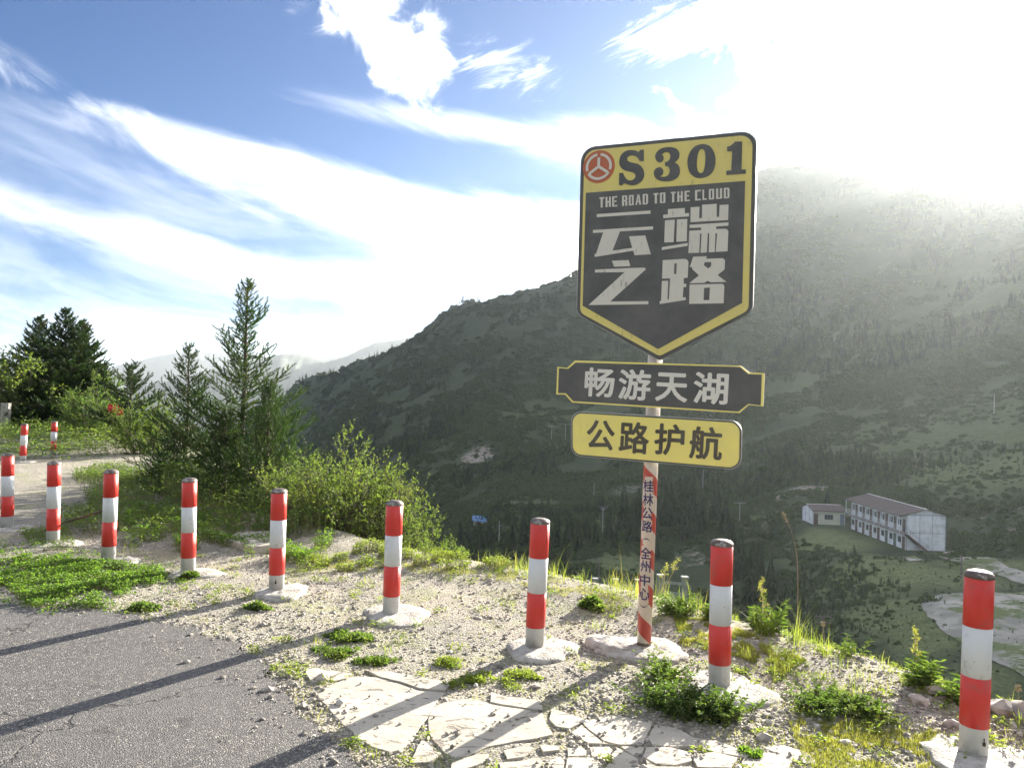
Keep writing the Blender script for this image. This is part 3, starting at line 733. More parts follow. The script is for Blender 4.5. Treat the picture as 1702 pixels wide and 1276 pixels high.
# ------------------------------------------------------------------ bollards
BOL = [((12, 880), (13, 755), 0, 'red and white bollard cut by the left edge of the photo'),
       ((88, 905), (90, 769), 0, 'red and white bollard with a rusty rod leaning from it, third in the near row from the left end'),
       ((180, 934), (185, 783), 0, 'red and white bollard behind the bright green clover mat'),
       ((312.5, 954), (315, 797), 0, 'red and white bollard in front of conifers, right end of clover mat'),
       ((459, 984), (464, 815), 1, 'red and white bollard with black speck near its foot'),
       ((649.5, 1023), (656, 835), 0, 'red and white bollard on a wide pale footing before the large leafy bush'),
       ((888, 1079), (898, 865), 0, 'red and white bollard with a vertical seam, next on the left of the sign pole'),
       ((1195, 1145), (1200, 901), 0, 'red and white bollard rising behind the dark leafy weed clump, right of the sign pole'),
       ((1617, 1259), (1628, 953), 1, 'nearest and largest red and white bollard, at the right edge of the photo'),
       ((37.5, 768), (41, 705), 0, 'small distant red and white bollard, left one of the far pair'),
       ((88, 758), (90.5, 701), 0, 'small distant red and white bollard, right one of the far pair by the weeds')]
BOL[1] = (BOL[1][0], BOL[1][1], 0, 'red and white bollard with the rusty rod at its side, second from left edge')
def footing(rad, hgt, seed, oblong=1.0, mat=None):
    b_ = MB(); n = 28; rg = np.random.default_rng(seed)
    ph = rg.uniform(0, 6.28, 4)
    def rr(t): return rad*(1+0.10*math.sin(2*t+ph[0])+0.08*math.sin(3*t+ph[1])+0.05*math.sin(5*t+ph[2])+0.03*math.sin(9*t+ph[3]))
    rings = [(0.0, 1.0), (0.35, 0.95), (0.55, 0.88), (0.72, 0.80), (0.86, 0.66), (0.95, 0.50), (1.0, 0.1), (1.02, -1.2)]
    P = [(0, 0, hgt)]
    for fr, h_ in rings[1:]:
        for k in range(n):
            t = 2*math.pi*k/n; r_ = rr(t)*fr
            jj = 1+rg.normal(0, .035)*fr; P.append((r_*math.cos(t)*oblong*jj, r_*math.sin(t)*jj, h_*hgt*(1+rg.normal(0, .13))))
    F = [(0, 1+k, 1+(k+1) % n) for k in range(n)]
    for j in range(len(rings)-2):
        for k in range(n):
            F.append((1+j*n+k, 1+(j+1)*n+k, 1+(j+1)*n+(k+1) % n, 1+j*n+(k+1) % n))
    b_.poly(P, F); return b_
def bollard_parts(h):
    r = 0.0625; q = h*0.268; zs = [h-0.012-q, h-0.012-2*q, h-0.012-3*q]
    a = MB(); a.lathe([(r*0.985, -0.05), (r*0.985, h-0.014), (r*0.95, h-0.010)], 40)
    return a, zs, q, r
for i, (b, t, mark, lab) in enumerate(BOL):
    p = gp(*b); dd = p[1]
    tp = at(t[0], t[1], dd); h = tp[2]; lean = (tp[0]-p[0])/h
    o = empty('bollard', (p[0], p[1], 0), lab, 'bollard', 'red and white bollards along the verge', rz=0.3*i)
    o.rotation_mode = 'XYZ'; o.rotation_euler = (0, math.atan(lean)*1.0, 0)
    a, zs, q, r = bollard_parts(h); N_ = 40 if dd < 12 else 16
    a.build('post', M_steel, o, True)
    for j in range(3):
        bnd = MB(); z0 = h-0.014-(j+1)*q; z1 = z0+q-0.001
        rr_ = r+0.0012 if j != 1 else r+0.0006
        bnd.lathe([(rr_-0.002, z0), (rr_, z0+0.001), (rr_, z1-0.001), (rr_-0.002, z1)], N_)
        if dd < 8:   # overlap seam of the wrapped sheeting
            t0 = -math.pi/2 + 0.25*math.sin(i*2.3+j*0.2); c_, s_ = math.cos(t0), math.sin(t0)
            bnd.bar((c_*rr_, s_*rr_, z0), (c_*rr_, s_*rr_, z1), 0.0011, 4)
        ob = bnd.build('red_band' if j != 1 else 'silver_band', M_red if j != 1 else M_white, o, True)
        ob.rotation_euler = (0, 0, 0.1*i)
    cp = MB(); cp.lathe([(r+0.0022, h-0.018), (r+0.003, h-0.010), (r+0.001, h-0.001), (r*0.85, h+0.010), (r*0.5, h+0.017), (0.004, h+0.019)], N_)
    cp.build('cap', M_cap, o, True)
    fr = {5: .27, 6: .235, 8: .30, 7: .26}.get(i, .22)
    f_ = footing(fr, 0.032, 100+i).build('footing', M_conc, o, True); f_.location = (0.05, -0.01, 0)
    if mark:
        s_ = MB(); s_.bar((0.012, -r*0.985-0.001, 0.085), (0.013, -r*0.985-0.001, 0.10), 0.007, 8); s_.bar((0.0125, -r*0.985-0.001, 0.10), (0.0125, -r*0.985-0.001, 0.12), 0.0022, 5); s_.build('stain', M_rust, o)

# ------------------------------------------------------------------ the sign
def sheet(name, col, rough, dirt=0.3, lines=True):
    m, nt, b = new_mat(name); tc = coords(nt)
    mp = nt.new('ShaderNodeMapping'); nt.l.new(tc, mp.inputs[0]); mp.inputs['Scale'].default_value = (1, 1, 0.22)
    st = nt.noise(mp.outputs[0], 42, 6, 0.7); big = nt.noise(tc, 3.0, 3)
    f = nt.math('MULTIPLY', nt.ramp(st, 0.57, 0.68), nt.ramp(big, 0.42, 0.64))
    c = nt.mix(nt.math('MULTIPLY', f, dirt), rgb(col), rgb((col[0]*.3+.05, col[1]*.3+.045, col[2]*.3+.04)))
    c = nt.mix(nt.ramp(nt.noise(tc, 7, 4), 0.3, 0.8, 0, 0.16), c, (0.4, 0.38, 0.34, 1))
    nt.put(b.inputs['Base Color'], c); b.inputs['Roughness'].default_value = rough
    b.inputs['Specular IOR Level'].default_value = 0.4
    bump(nt, b, big, 0.1, 0.01)
    return m
M_yel = sheet('yellow_sheeting', (0.76, 0.64, 0.20), 0.55, 0.75)
M_yel2 = sheet('bright_yellow_sheeting', (0.90, 0.78, 0.22), 0.5, 0.35)
M_blk = sheet('glare_lifted_black_sheeting', (0.095, 0.095, 0.095), 0.5, 0.2)  # black lightened in its own colour to stand for lens veiling glare
M_ltr = sheet('faded_white_lettering', (0.68, 0.65, 0.57), 0.6, 0.8)
M_ltr2 = sheet('white_lettering', (0.78, 0.75, 0.68), 0.55, 0.3)
M_brn = sheet('dark_lettering', (0.085, 0.075, 0.055), 0.6, 0.1)
M_orng = sheet('faded_orange_red', (0.52, 0.14, 0.065), 0.55, 0.4)
M_alu = simple('bare_aluminium', (0.62, 0.62, 0.63), (0.5, 0.5, 0.5), 12, 0.35, 0.85)
M_blue = simple('navy_lettering', (0.045, 0.035, 0.11), (0.06, 0.05, 0.14), 10, 0.6)

PSI = R(22); SU = np.array([math.cos(PSI), -math.sin(PSI), 0]); SN = np.array([-math.sin(PSI), -math.cos(PSI), 0])   # SN faces the viewer
pole_front = gp(1072, 1083); PR = 0.0475
pole_c = pole_front + np.array([0, PR, 0])
P0 = pole_c + SN*(PR+0.030)         # plane of the sheets' faces
def uv(x, y):
    d = pray(x, y); t = ((P0-CAMP)@SN)/(d@SN); P = CAMP+d*t
    return ((P-P0)@SU, P[2])
sign = empty('roadside_sign', tuple(pole_c), 'tall yellow and black road sign reading S301 on a red and white striped pole', 'road sign')
sign.rotation_euler = (0, 0, -PSI)
# local frame of the sign: x along the boards, y away from the viewer, z up; sheet face at y = -(PR+.03)
YF = -(PR+0.030)
def flat(name, loops, mat, y, thick, parent, local=False, **pr):
    """a thin plate cut to outlines (even-odd holes); loops are (u, v) in the board's plane"""
    cdt = bpy.data.curves.new('t', 'CURVE'); cdt.dimensions = '2D'; cdt.fill_mode = 'BOTH'; cdt.extrude = thick/2
    for lp in loops:
        s_ = cdt.splines.new('POLY'); s_.points.add(len(lp)-1)
        for q, (u, v) in zip(s_.points, lp): q.co = (u, v, 0, 1)
        s_.use_cyclic_u = True
    to = bpy.data.objects.new('t', cdt); COL.objects.link(to)
    me = bpy.data.meshes.new_from_object(to.evaluated_get(bpy.context.evaluated_depsgraph_get()))
    bpy.data.objects.remove(to); bpy.data.curves.remove(cdt)
    for v in me.vertices: u, w_, e = v.co; v.co = (u, y - e + 0*thick, w_)
    me.name = name; me.materials.clear(); me.materials.append(mat)
    for p in me.polygons: p.use_smooth = False
    return link(name, me, parent, **pr)
def round_loop(P, rad, n=6):
    """round the corners of an outline; rad per corner"""
    out = []; N = len(P); P = [np.array(p, float) for p in P]
    for i in range(N):
        r_ = rad[i] if isinstance(rad, (list, tuple)) else rad
        a, b, c = P[i-1], P[i], P[(i+1) % N]
        if r_ <= 0: out.append(tuple(b)); continue
        u = (a-b)/np.linalg.norm(a-b); v = (c-b)/np.linalg.norm(c-b)
        ang = math.acos(max(-1, min(1, u@v))); tl = r_/math.tan(ang/2)
        p = b+u*tl; q = b+v*tl; cen = b+(u+v)/np.linalg.norm(u+v)*r_/math.sin(ang/2)
        a0 = math.atan2(*(p-cen)[::-1]); a1 = math.atan2(*(q-cen)[::-1]); da = (a1-a0+math.pi) % (2*math.pi)-math.pi
        for k in range(n+1): t = a0+da*k/n; out.append((cen[0]+r_*math.cos(t), cen[1]+r_*math.sin(t)))
    return out
def smooth_loop(P, n=4):
    """Catmull-Rom through points; a point with a third value 1 is a sharp corner"""
    out = []; N = len(P)
    for i in range(N):
        p0, p1, p2, p3 = [np.array(P[(i+k) % N][:2], float) for k in (-1, 0, 1, 2)]
        if len(P[i]) > 2: p0 = p1
        if len(P[(i+1) % N]) > 2: p3 = p2
        if len(P[i]) > 2 and len(P[(i+1) % N]) > 2: out.append(tuple(p1)); continue
        for k in range(n):
            t = k/n; out.append(tuple(0.5*((2*p1)+(-p0+p2)*t+(2*p0-5*p1+4*p2-p3)*t*t+(-p0+3*p1-3*p2+p3)*t**3)))
    return out
# shield: black back plate, yellow field, dark inner field
xl, xr, zt, zs, ztip = -0.563, 0.633, 3.425, 2.27, 1.925
def _chk(): pass
c_tl = uv(962, 247); c_tr = uv(1259, 217); xl = (uv(967, 262)[0]+uv(955, 510)[0])/2; xr = (uv(1259, 240)[0]+uv(1251, 512)[0])/2
zt = (uv(1000, 242)[1]+uv(1230, 217)[1])/2; zs = (uv(955, 519)[1]+uv(1251, 519)[1])/2; tip = uv(1093, 600); xm = (xl+xr)/2
zs = uv(955, 522)[1]
def shield(i, ti=None):
    ti = i*1.2 if ti is None else ti
    return [(xl+i, zt-i), (xl+i, zs+ti*0.3), (xm, tip[1]+ti), (xr-i, zs+ti*0.3), (xr-i, zt-i)]
rc = 0.10
backp = flat('shield_plate', [round_loop(shield(0), [rc, .075, .05, .075, rc])], M_alu, YF+0.020, 0.016, sign)
flat('black_border', [round_loop(shield(0.004), [rc, .075, .05, .075, rc])], M_blk, YF+0.0105, 0.003, backp)
flat('yellow_field', [round_loop(shield(0.028), [rc-.02, .06, .035, .06, rc-.02])], M_yel, YF+0.0065, 0.005, backp)
# inner dark field
i1 = uv(975, 321); i2 = uv(1240, 300); i3 = uv(967, 507); i4 = uv(1232, 500); i5 = uv(1088, 580)
xa = (i1[0]+i3[0])/2; xb = (i2[0]+i4[0])/2; za = (i1[1]+i2[1])/2
flat('dark_field', [[(xa, za), (xa, i3[1]-.004), ((xa+xb)/2, i5[1]), (xb, i3[1]-.004), (xb, za)]], M_blk, YF+0.003, 0.003, backp)
def U(pts, ox, oy, s_): return [uv(ox+p[0]/s_, oy+p[1]/s_)+tuple(p[2:]) for p in pts]
k1 = 1
S_ = [(1248,385,1),(1248,598,1),(1168,598,1),(1150,560),(1110,515),(1050,492),(990,495),(945,525),(935,565),(960,605),(1030,630),(1120,650),(1190,690),(1240,760),(1256,840),(1245,910),(1210,970),(1150,1020),(1080,1048),(990,1050),(920,1030),(870,1015,1),(845,1052,1),(783,1052,1),(783,828,1),(858,822,1),(880,880),(915,930),(960,960),(1020,962),(1070,930),(1092,885),(1080,845),(1040,812),(970,795),(890,775),(830,735),(790,670),(785,600),(800,530),(840,460),(900,415),(980,393),(1060,395),(1120,412),(1150,432,1),(1180,388,1)]
T_ = [(85,445),(92,390),(130,335),(190,298),(270,282),(350,284),(420,308),(458,355),(466,400),(450,460),(420,495),(385,520,1),(430,545),(462,590),(472,650),(462,710),(425,765),(360,800),(280,815),(190,812),(120,790),(80,750),(64,700),(68,655),(100,615),(145,597),(185,605),(208,640),(210,680),(195,715),(155,738,1),(200,748),(255,740),(295,710),(312,660),(305,610),(280,582),(238,575,1),(238,515,1),(270,510),(305,480),(322,430),(315,385),(285,362),(240,360),(185,392,1),(210,420),(215,465),(195,505),(150,520),(110,500)]
Z_o = [(590,520),(605,420),(650,330),(710,270),(780,240),(860,234),(940,265),(1000,340),(1028,430),(1030,530),(1005,630),(960,700),(890,745),(800,765),(720,755),(650,710),(610,640)]
Z_i = [(740,500),(752,400),(780,330),(815,308),(850,325),(870,390),(872,490),(860,600),(835,670),(795,690),(760,665),(742,600)]
N1 = [(1215,275),(1265,262),(1310,225),(1340,195),(1452,192),(1440,632),(1510,632),(1510,695),(1203,718),(1203,652),(1280,645),(1295,345),(1215,345)]
YL = YF+0.0022
loops = [smooth_loop(U(S_, 960, 215, 11.347)), smooth_loop(U(T_, 1080, 215, 9.4556)), smooth_loop(U(Z_o, 1080, 215, 9.4556)), smooth_loop(U(Z_i, 1080, 215, 9.4556)), U(N1, 1080, 215, 9.4556)]
for lps, nm in (([loops[0]], 'letter'), ([loops[1]], 'numeral'), (loops[2:4], 'numeral'), ([loops[4]], 'numeral')):
    flat(nm, lps, M_blk, YL, 0.003, backp)
# round emblem: steering-wheel mark
ec = uv(960+398/11.347, 215+705/11.347); e_top = uv(960+398/11.347, 215+398/11.347); e_bot = uv(960+398/11.347, 215+1012/11.347); er = (e_top[1]-e_bot[1])/2; ec = (ec[0], (e_top[1]+e_bot[1])/2)
def arc(r0, r1, a0, a1, n=24):
    A = [R(a0+(a1-a0)*k/n) for k in range(n+1)]
    return [(ec[0]+r1*er*math.cos(t), ec[1]+r1*er*math.sin(t)) for t in A]+[(ec[0]+r0*er*math.cos(t), ec[1]+r0*er*math.sin(t)) for t in A[::-1]]
emb = flat('emblem', [[(ec[0]+er*math.cos(t), ec[1]+er*math.sin(t)) for t in np.linspace(0, 2*math.pi, 48, endpoint=False)]], M_orng, YL+0.0006, 0.003, backp)
w2 = 0.085
def spoke(a, r1):
    c, s_ = math.cos(R(a)), math.sin(R(a)); P = [(0, -w2), (r1, -w2), (r1, w2), (0, w2)]
    return [(ec[0]+er*(x*c-y*s_), ec[1]+er*(x*s_+y*c)) for x, y in P]
for j, lp in enumerate([arc(.66, .82, 98, 198), arc(.66, .82, -18, 82), arc(.66, .82, 212, 328)]+[spoke(90, .55), spoke(214, .72), spoke(326, .72)]):
    flat('emblem_stroke', [lp], M_ltr, YL-0.0026-0.0004*j, 0.002, emb)
# 'THE ROAD TO THE CLOUD'
G = {'T': [[(0,1),(1,1),(1,.86),(.68,.86),(.68,0),(.25,0),(.25,.86),(0,.86)]],
 'H': [[(0,1),(.34,1),(.34,.58),(.66,.58),(.66,1),(1,1),(1,0),(.62,0),(.62,.44),(.38,.44),(.38,0),(0,0)]],
 'E': [[(0,1),(1,1),(1,.87),(.4,.87),(.4,.58),(.85,.58),(.85,.45),(.4,.45),(.4,.13),(1,.13),(1,0),(0,0)]],
 'R': [[(0,1),(.9,1),(1,.9),(1,.55),(.85,.48),(1,.42),(1,0),(.62,0),(.62,.42),(.38,.42),(.38,0),(0,0)], [(.36,.88),(.62,.88),(.62,.55),(.36,.55)]],
 'O': [[(0,1),(1,1),(1,0),(0,0)], [(.36,.88),(.64,.88),(.64,.12),(.36,.12)]],
 'A': [[(.38,1),(.66,1),(1,0),(.66,0),(.6,.26),(.34,.26),(.28,0),(0,0)], [(.48,.78),(.38,.38),(.58,.38)]],
 'D': [[(0,1),(.85,1),(1,.88),(1,.12),(.85,0),(0,0)], [(.36,.88),(.64,.88),(.64,.12),(.36,.12)]],
 'C': [[(0,1),(1,1),(1,.86),(.36,.86),(.36,.14),(1,.14),(1,0),(0,0)]],
 'L': [[(0,1),(.38,1),(.38,.14),(1,.14),(1,0),(0,0)]],
 'U': [[(0,1),(.36,1),(.36,.12),(.64,.12),(.64,1),(1,1),(1,0),(0,0)]]}
let = [('T',80,137),('H',152,214),('E',230,290),('R',347,408),('O',427,483),('A',503,573),('D',590,653),('T',718,776),('O',793,857),('T',922,980),('H',998,1062),('E',1083,1145),('C',1207,1276),('L',1295,1345),('O',1370,1432),('U',1455,1526),('D',1547,1613)]
for ch, x0, x1 in let:
    def tr(u, v):
        x = x0+(x1-x0)*u - 5*(1-v)*0 + 8*(1-v)*0; top = 200-115*(x-80)/1532; bot = 321-113*(x-80)/1532
        return uv(985+x/7.092, 300+(bot+(top-bot)*v)/7.092)
    flat('letter', [[tr(*p) for p in lp] for lp in G[ch]], M_ltr, YL, 0.003, backp)
K = 6.0786
CH = {'yun': [[(193,97),(737,60),(737,92),(195,128)], [(155,258),(762,220),(762,252),(428,272),(352,466),(552,437),(520,322),(683,312),(740,502),(575,512),(562,466),(190,527),(172,527),(172,498),(186,498),(258,282),(155,287)]],
 'zhi': [[(347,568),(515,560),(533,622),(368,628)], [(175,657),(500,642),(670,637),(688,645),(688,655),(330,978),(715,975),(715,1007),(110,1015),(475,682),(175,687)]],
 'duan': [[(865,103),(912,100),(912,47),(1083,35),(1083,88),(1127,86),(1125,120),(865,138)], [(883,160),(982,153),(970,380),(875,383)], [(1004,150),(1108,145),(1103,370),(997,376)], [(852,430),(1112,388),(1112,417),(850,460)],
   [(1142,28),(1232,22),(1228,138),(1255,137),(1258,3),(1405,-8),(1405,125),(1430,125),(1435,5),(1525,0),(1520,157),(1140,178)],
   [(1132,205),(1525,180),(1523,213),(1400,222),(1400,247),(1490,245),(1513,252),(1523,272),(1515,472),(1395,478),(1410,290),(1393,290),(1385,480),(1325,482),(1330,290),(1315,290),(1305,483),(1243,487),(1252,292),(1237,292),(1228,487),(1120,490),(1128,265),(1248,258),(1250,232),(1132,237)]],
 'lu': [[(860,562),(1080,548),(1105,555),(1120,580),(1112,738),(1072,742),(1072,800),(1098,800),(1098,832),(1070,834),(1062,938),(1093,936),(1092,963),(830,1005),(828,975),(843,972),(852,772),(915,770),(907,958),(922,957),(935,745),(853,748)], [(978,595),(1003,593),(997,702),(973,702)],
   [(1168,527),(1307,522),(1297,547),(1470,542),(1490,565),(1485,655),(1415,712),(1505,782),(1345,785),(1312,770),(1280,790),(1128,795),(1225,715),(1160,655),(1155,632),(1133,632)], [(1283,582),(1350,580),(1350,620),(1320,645),(1275,612)],
   [(1132,808),(1465,800),(1483,820),(1475,997),(1127,1003)], [(1278,842),(1337,838),(1330,965),(1272,965)]]}
for nm in CH: flat('character', [U(lp, 960, 340, K) for lp in CH[nm]], M_ltr, YL, 0.003, backp)

# the two boards below
def glyph(ch, bold):
    """outlines of one character, thickened by laying shifted copies over each other"""
    c_ = bpy.data.curves.new('t', 'FONT'); c_.body = ch; c_.resolution_u = 3
    to = bpy.data.objects.new('t', c_); COL.objects.link(to)
    m0 = bpy.data.meshes.new_from_object(to.evaluated_get(bpy.context.evaluated_depsgraph_get()))
    bpy.data.objects.remove(to); bpy.data.curves.remove(c_)
    V = np.array([v.co[:] for v in m0.vertices]); F = [tuple(p.vertices) for p in m0.polygons]
    b = bold; offs = [(0, 0), (b, 0), (-b, 0), (0, b), (0, -b), (b*.7, b*.7), (-b*.7, b*.7), (b*.7, -b*.7), (-b*.7, -b*.7)]
    VV = np.concatenate([V+np.array([dx, dy, 0.002*k]) for k, (dx, dy) in enumerate(offs)])
    FF = [tuple(i+k*len(V) for i in f) for k in range(len(offs)) for f in F]
    bpy.data.meshes.remove(m0); me = bpy.data.meshes.new('character'); me.from_pydata(VV.tolist(), [], FF); return me
def cjk(ch, box, mat, parent, y, ori=0.0, bold=0.024, name='character', flatq=True):
    """one character as real outlines, fitted into the quad box=(u0,v0,u1,v1) and turned by ori"""
    me = glyph(ch, bold)
    A = np.array([v.co[:] for v in me.vertices]); x0, y0 = A[:, 0].min(), A[:, 1].min(); x1, y1 = A[:, 0].max(), A[:, 1].max()
    u0, v0, u1, v1 = box
    cxm, cym = (u0+u1)/2, (v0+v1)/2
    for v, a_ in zip(me.vertices, A):
        u = (a_[0]-(x0+x1)/2)/(x1-x0)*(u1-u0); w_ = (a_[1]-(y0+y1)/2)/(y1-y0)*(v1-v0)
        v.co = (cxm+u*math.cos(ori)-w_*math.sin(ori), y-a_[2]*0.04, cym+u*math.sin(ori)+w_*math.cos(ori))
    me.name = name; me.materials.clear(); me.materials.append(mat)
    return link(name, me, parent)
s2 = 4.255
def u2(x, y): return uv(900+x/s2, 580+y/s2)
outl = [(235,80),(1412,118),(1470,165),(1578,170),(1568,405),(1465,395),(1400,452),(215,378),(165,322),(102,320),(110,125),(180,132)]
OL = [u2(*p) for p in outl]
inl = [(240,95),(1405,126),(1462,176),(1558,180),(1550,398),(1462,388),(1393,442),(222,368),(170,312),(114,311),(121,134),(186,140)]
nb = flat('name_board', [OL], M_alu, YF+0.020, 0.016, sign)
flat('yellow_edging', [OL, [u2(*p) for p in inl]], M_yel2, YF+0.0095, 0.006, nb)
flat('black_field', [[u2(*p) for p in inl]], M_blk, YF+0.0095, 0.004, nb)
tilt_b = math.atan2(u2(1400, 445)[1]-u2(220, 372)[1], u2(1400, 445)[0]-u2(220, 372)[0])
def charbox(x0, x1, y0, y1, yslope=0.0):
    xm_, ym_ = (x0+x1)/2, (y0+y1)/2
    c_ = u2(xm_, ym_); w_ = u2(x1, ym_)[0]-u2(x0, ym_)[0]; h_ = u2(xm_, y0)[1]-u2(xm_, y1)[1]
    return (c_[0]-w_/2, c_[1]-h_/2, c_[0]+w_/2, c_[1]+h_/2)
for ch, bx in zip('畅游天湖', [(303,515,128,342),(542,770,140,364),(805,1033,164,376),(1073,1320,160,393)]):
    cjk(ch, charbox(bx[0], bx[1], bx[2]+4, bx[3]-3), M_ltr2, nb, YF+0.0055, tilt_b)
yo = [(222,437),(1410,505),(1410,858),(208,745)]
tl = u2(205, 436); tr_ = u2(1418, 508); bl = u2(205, 755); br = u2(1412, 858)
yb = flat('yellow_board', [round_loop([tl, bl, br, tr_], 0.075)], M_alu, YF+0.020, 0.016, sign)
def inset(Q, k): c_ = np.mean(Q, 0); return [tuple(np.array(q)-np.sign(np.array(q)-c_)*k) for q in Q]
flat('dark_edging', [round_loop(inset([tl, bl, br, tr_], .004), 0.072)], M_blk, YF+0.0105, 0.003, yb)
flat('yellow_field', [round_loop(inset([tl, bl, br, tr_], .014), 0.064)], M_yel2, YF+0.0075, 0.003, yb)
for ch, bx in zip('公路护航', [(317,516,502,712),(547,760,514,738),(797,1010,528,752),(1045,1278,548,782)]):
    cjk(ch, charbox(*bx), M_brn, yb, YF+0.0045, math.atan2(br[1]-bl[1], br[0]-bl[0]))
# pole: white, red spiral stripes left out behind the vertical lettering
def polemat():
    m, nt, b = new_mat('striped_pole_paint'); tc = coords(nt)
    s_ = nt.new('ShaderNodeSeparateXYZ'); nt.l.new(tc, s_.inputs[0])
    ang = nt.math('ARCTAN2', s_.outputs[0], nt.math('MULTIPLY', s_.outputs[1], -1))     # 0 faces the viewer
    zz = nt.math('ADD', s_.outputs[2], nt.math('MULTIPLY', ang, PITCH/(2*math.pi)))
    ph = nt.math('FRACT', nt.math('DIVIDE', nt.math('ADD', zz, 0.02), PITCH))
    red = nt.math('MULTIPLY', nt.math('GREATER_THAN', ph, 0.47), nt.math('LESS_THAN', ph, 0.97))
    n = nt.noise(tc, 24, 4, 0.6)
    half = nt.math('ADD', 0.62, nt.math('MULTIPLY', nt.math('SUBTRACT', n, 0.5), 1.6))
    free = nt.math('GREATER_THAN', nt.math('ABSOLUTE', nt.math('SUBTRACT', ang, -0.06)), half)
    below = nt.math('LESS_THAN', s_.outputs[2], nt.math('ADD', ZB-0.03, nt.math('MULTIPLY', n, 0.05))); above = nt.math('GREATER_THAN', s_.outputs[2], ZT_+0.015)
    gap = nt.math('LESS_THAN', nt.math('ABSOLUTE', nt.math('SUBTRACT', s_.outputs[2], ZGAP)), 0.035)
    keep = nt.math('MAXIMUM', nt.math('MAXIMUM', free, gap), nt.math('MAXIMUM', below, above))
    lim = nt.math('LESS_THAN', s_.outputs[2], 1.30)
    red = nt.math('MULTIPLY', nt.math('MULTIPLY', red, keep), lim)
    dirt = nt.noise(tc, 14, 6, 0.65)
    c = nt.mix(red, (0.66, 0.60, 0.52, 1), (0.50, 0.085, 0.065, 1))
    c = nt.mix(nt.ramp(dirt, 0.52, 0.75, 0, 0.45), c, (0.42, 0.34, 0.26, 1))
    c = nt.mix(nt.ramp(nt.noise(tc, 70, 4), 0.68, 0.74, 0, 0.7), c, (0.22, 0.13, 0.08, 1))
    c = nt.mix(nt.math('LESS_THAN', s_.outputs[2], 0.055), c, (0.20, 0.16, 0.11, 1))
    c = nt.mix(nt.math('GREATER_THAN', s_.outputs[2], 1.30), c, (0.50, 0.44, 0.40, 1))
    nt.put(b.inputs['Base Color'], c); b.inputs['Roughness'].default_value = 0.42
    return m
pz = lambda x, y: uv(x, y)[1]
chars = '桂林公路全州中心'
cy = [(799, 817), (824, 842), (848, 866), (866, 886), (909, 932), (933, 953), (957, 978), (981, 999)]
cy = [(798.5, 818.5), (820.5, 842), (844, 864), (866.5, 886), (911, 931), (933.5, 953.5), (957, 976), (980, 1000)]
ZT_ = pz(1083, 797); ZB = pz(1075, 1012); ZGAP = pz(1080, 893)
PITCH = 0.245
pm = polemat()
pl = MB(); pl.lathe([(PR, -0.1), (PR, 3.2)], 40); pole = pl.build('pole', pm, sign, True)
lean_p = 0.012
pole.rotation_euler = (0, lean_p, 0)
cpz = MB(); cpz.lathe([(PR+.002, 3.2), (PR*0.6, 3.215), (.002, 3.22)], 24); cpz.build('pole_cap', M_cap, pole)
def wrap(ch, z0, z1, wid, kind='c'):
    me = glyph(ch, 0.020)
    b_ = bmesh.new(); b_.from_mesh(me)
    bmesh.ops.triangulate(b_, faces=b_.faces)
    bmesh.ops.subdivide_edges(b_, edges=[e for e in b_.edges if e.calc_length() > 0.18], cuts=2)
    A = np.array([v.co[:] for v in b_.verts]); lo = A.min(0); hi = A.max(0)
    for v in b_.verts:
        u = ((v.co.x-lo[0])/(hi[0]-lo[0])-0.5)*wid; w_ = z0+(v.co.y-lo[1])/(hi[1]-lo[1])*(z1-z0)
        a_ = u/PR - 0.06; rr_ = PR+0.0012+v.co.z*0.02; v.co = (rr_*math.sin(a_), -rr_*math.cos(a_), w_)
    b_.to_mesh(me); b_.free(); me.name = 'character'; me.materials.clear(); me.materials.append(M_blue)
    return link('character', me, pole)
for ch, (y0, y1) in zip(chars, cy): wrap(ch, pz(1080, y1), pz(1080, y0), 0.0745)
def brace(z, up):
    b_ = MB(); n = 12
    P = []
    for k in range(n+1):
        t = -1+2*k/n; u = t*0.033; dz_ = 0.020*(1-t*t)*up; th = 0.0035*(1.2-abs(t))
        for s_ in (-1, 1):
            a_ = u/PR-0.06; rr_ = PR+0.0012; P.append((rr_*math.sin(a_), -rr_*math.cos(a_), z+dz_+s_*th))
    b_.poly(P, [(2*k, 2*k+2, 2*k+3, 2*k+1) for k in range(n)]); b_.build('bracket_mark', M_blue, pole)
brace(pz(1080, 902), 1); brace(pz(1076, 1006), -1)
# clamps behind the boards
for z in (tip[1]+0.25, tip[1]+0.95, OL[0][1]-0.12, tl[1]-0.10):
    c_ = MB(); c_.box(-0.11, 0.11, -PR-0.004, -PR+0.012, z-0.02, z+0.02); c_.box(-PR-.012, -PR+.002, -PR, PR+.01, z-0.02, z+0.02); c_.box(PR-.002, PR+.012, -PR, PR+.01, z-0.02, z+0.02); c_.box(-PR-.012, PR+.012, PR+.002, PR+.012, z-.0199, z+.0199)
    c_.build('clamp', M_alu, sign)
f_ = footing(0.24, 0.036, 77, 1.35).build('footing', M_conc, sign, True); f_.location = (0.0, -0.02, 0.0)
f_ = footing(0.14, 0.035, 78, 1.3).build('footing_lump', M_conc, sign, True); f_.location = (-0.19, -0.06, 0.02)
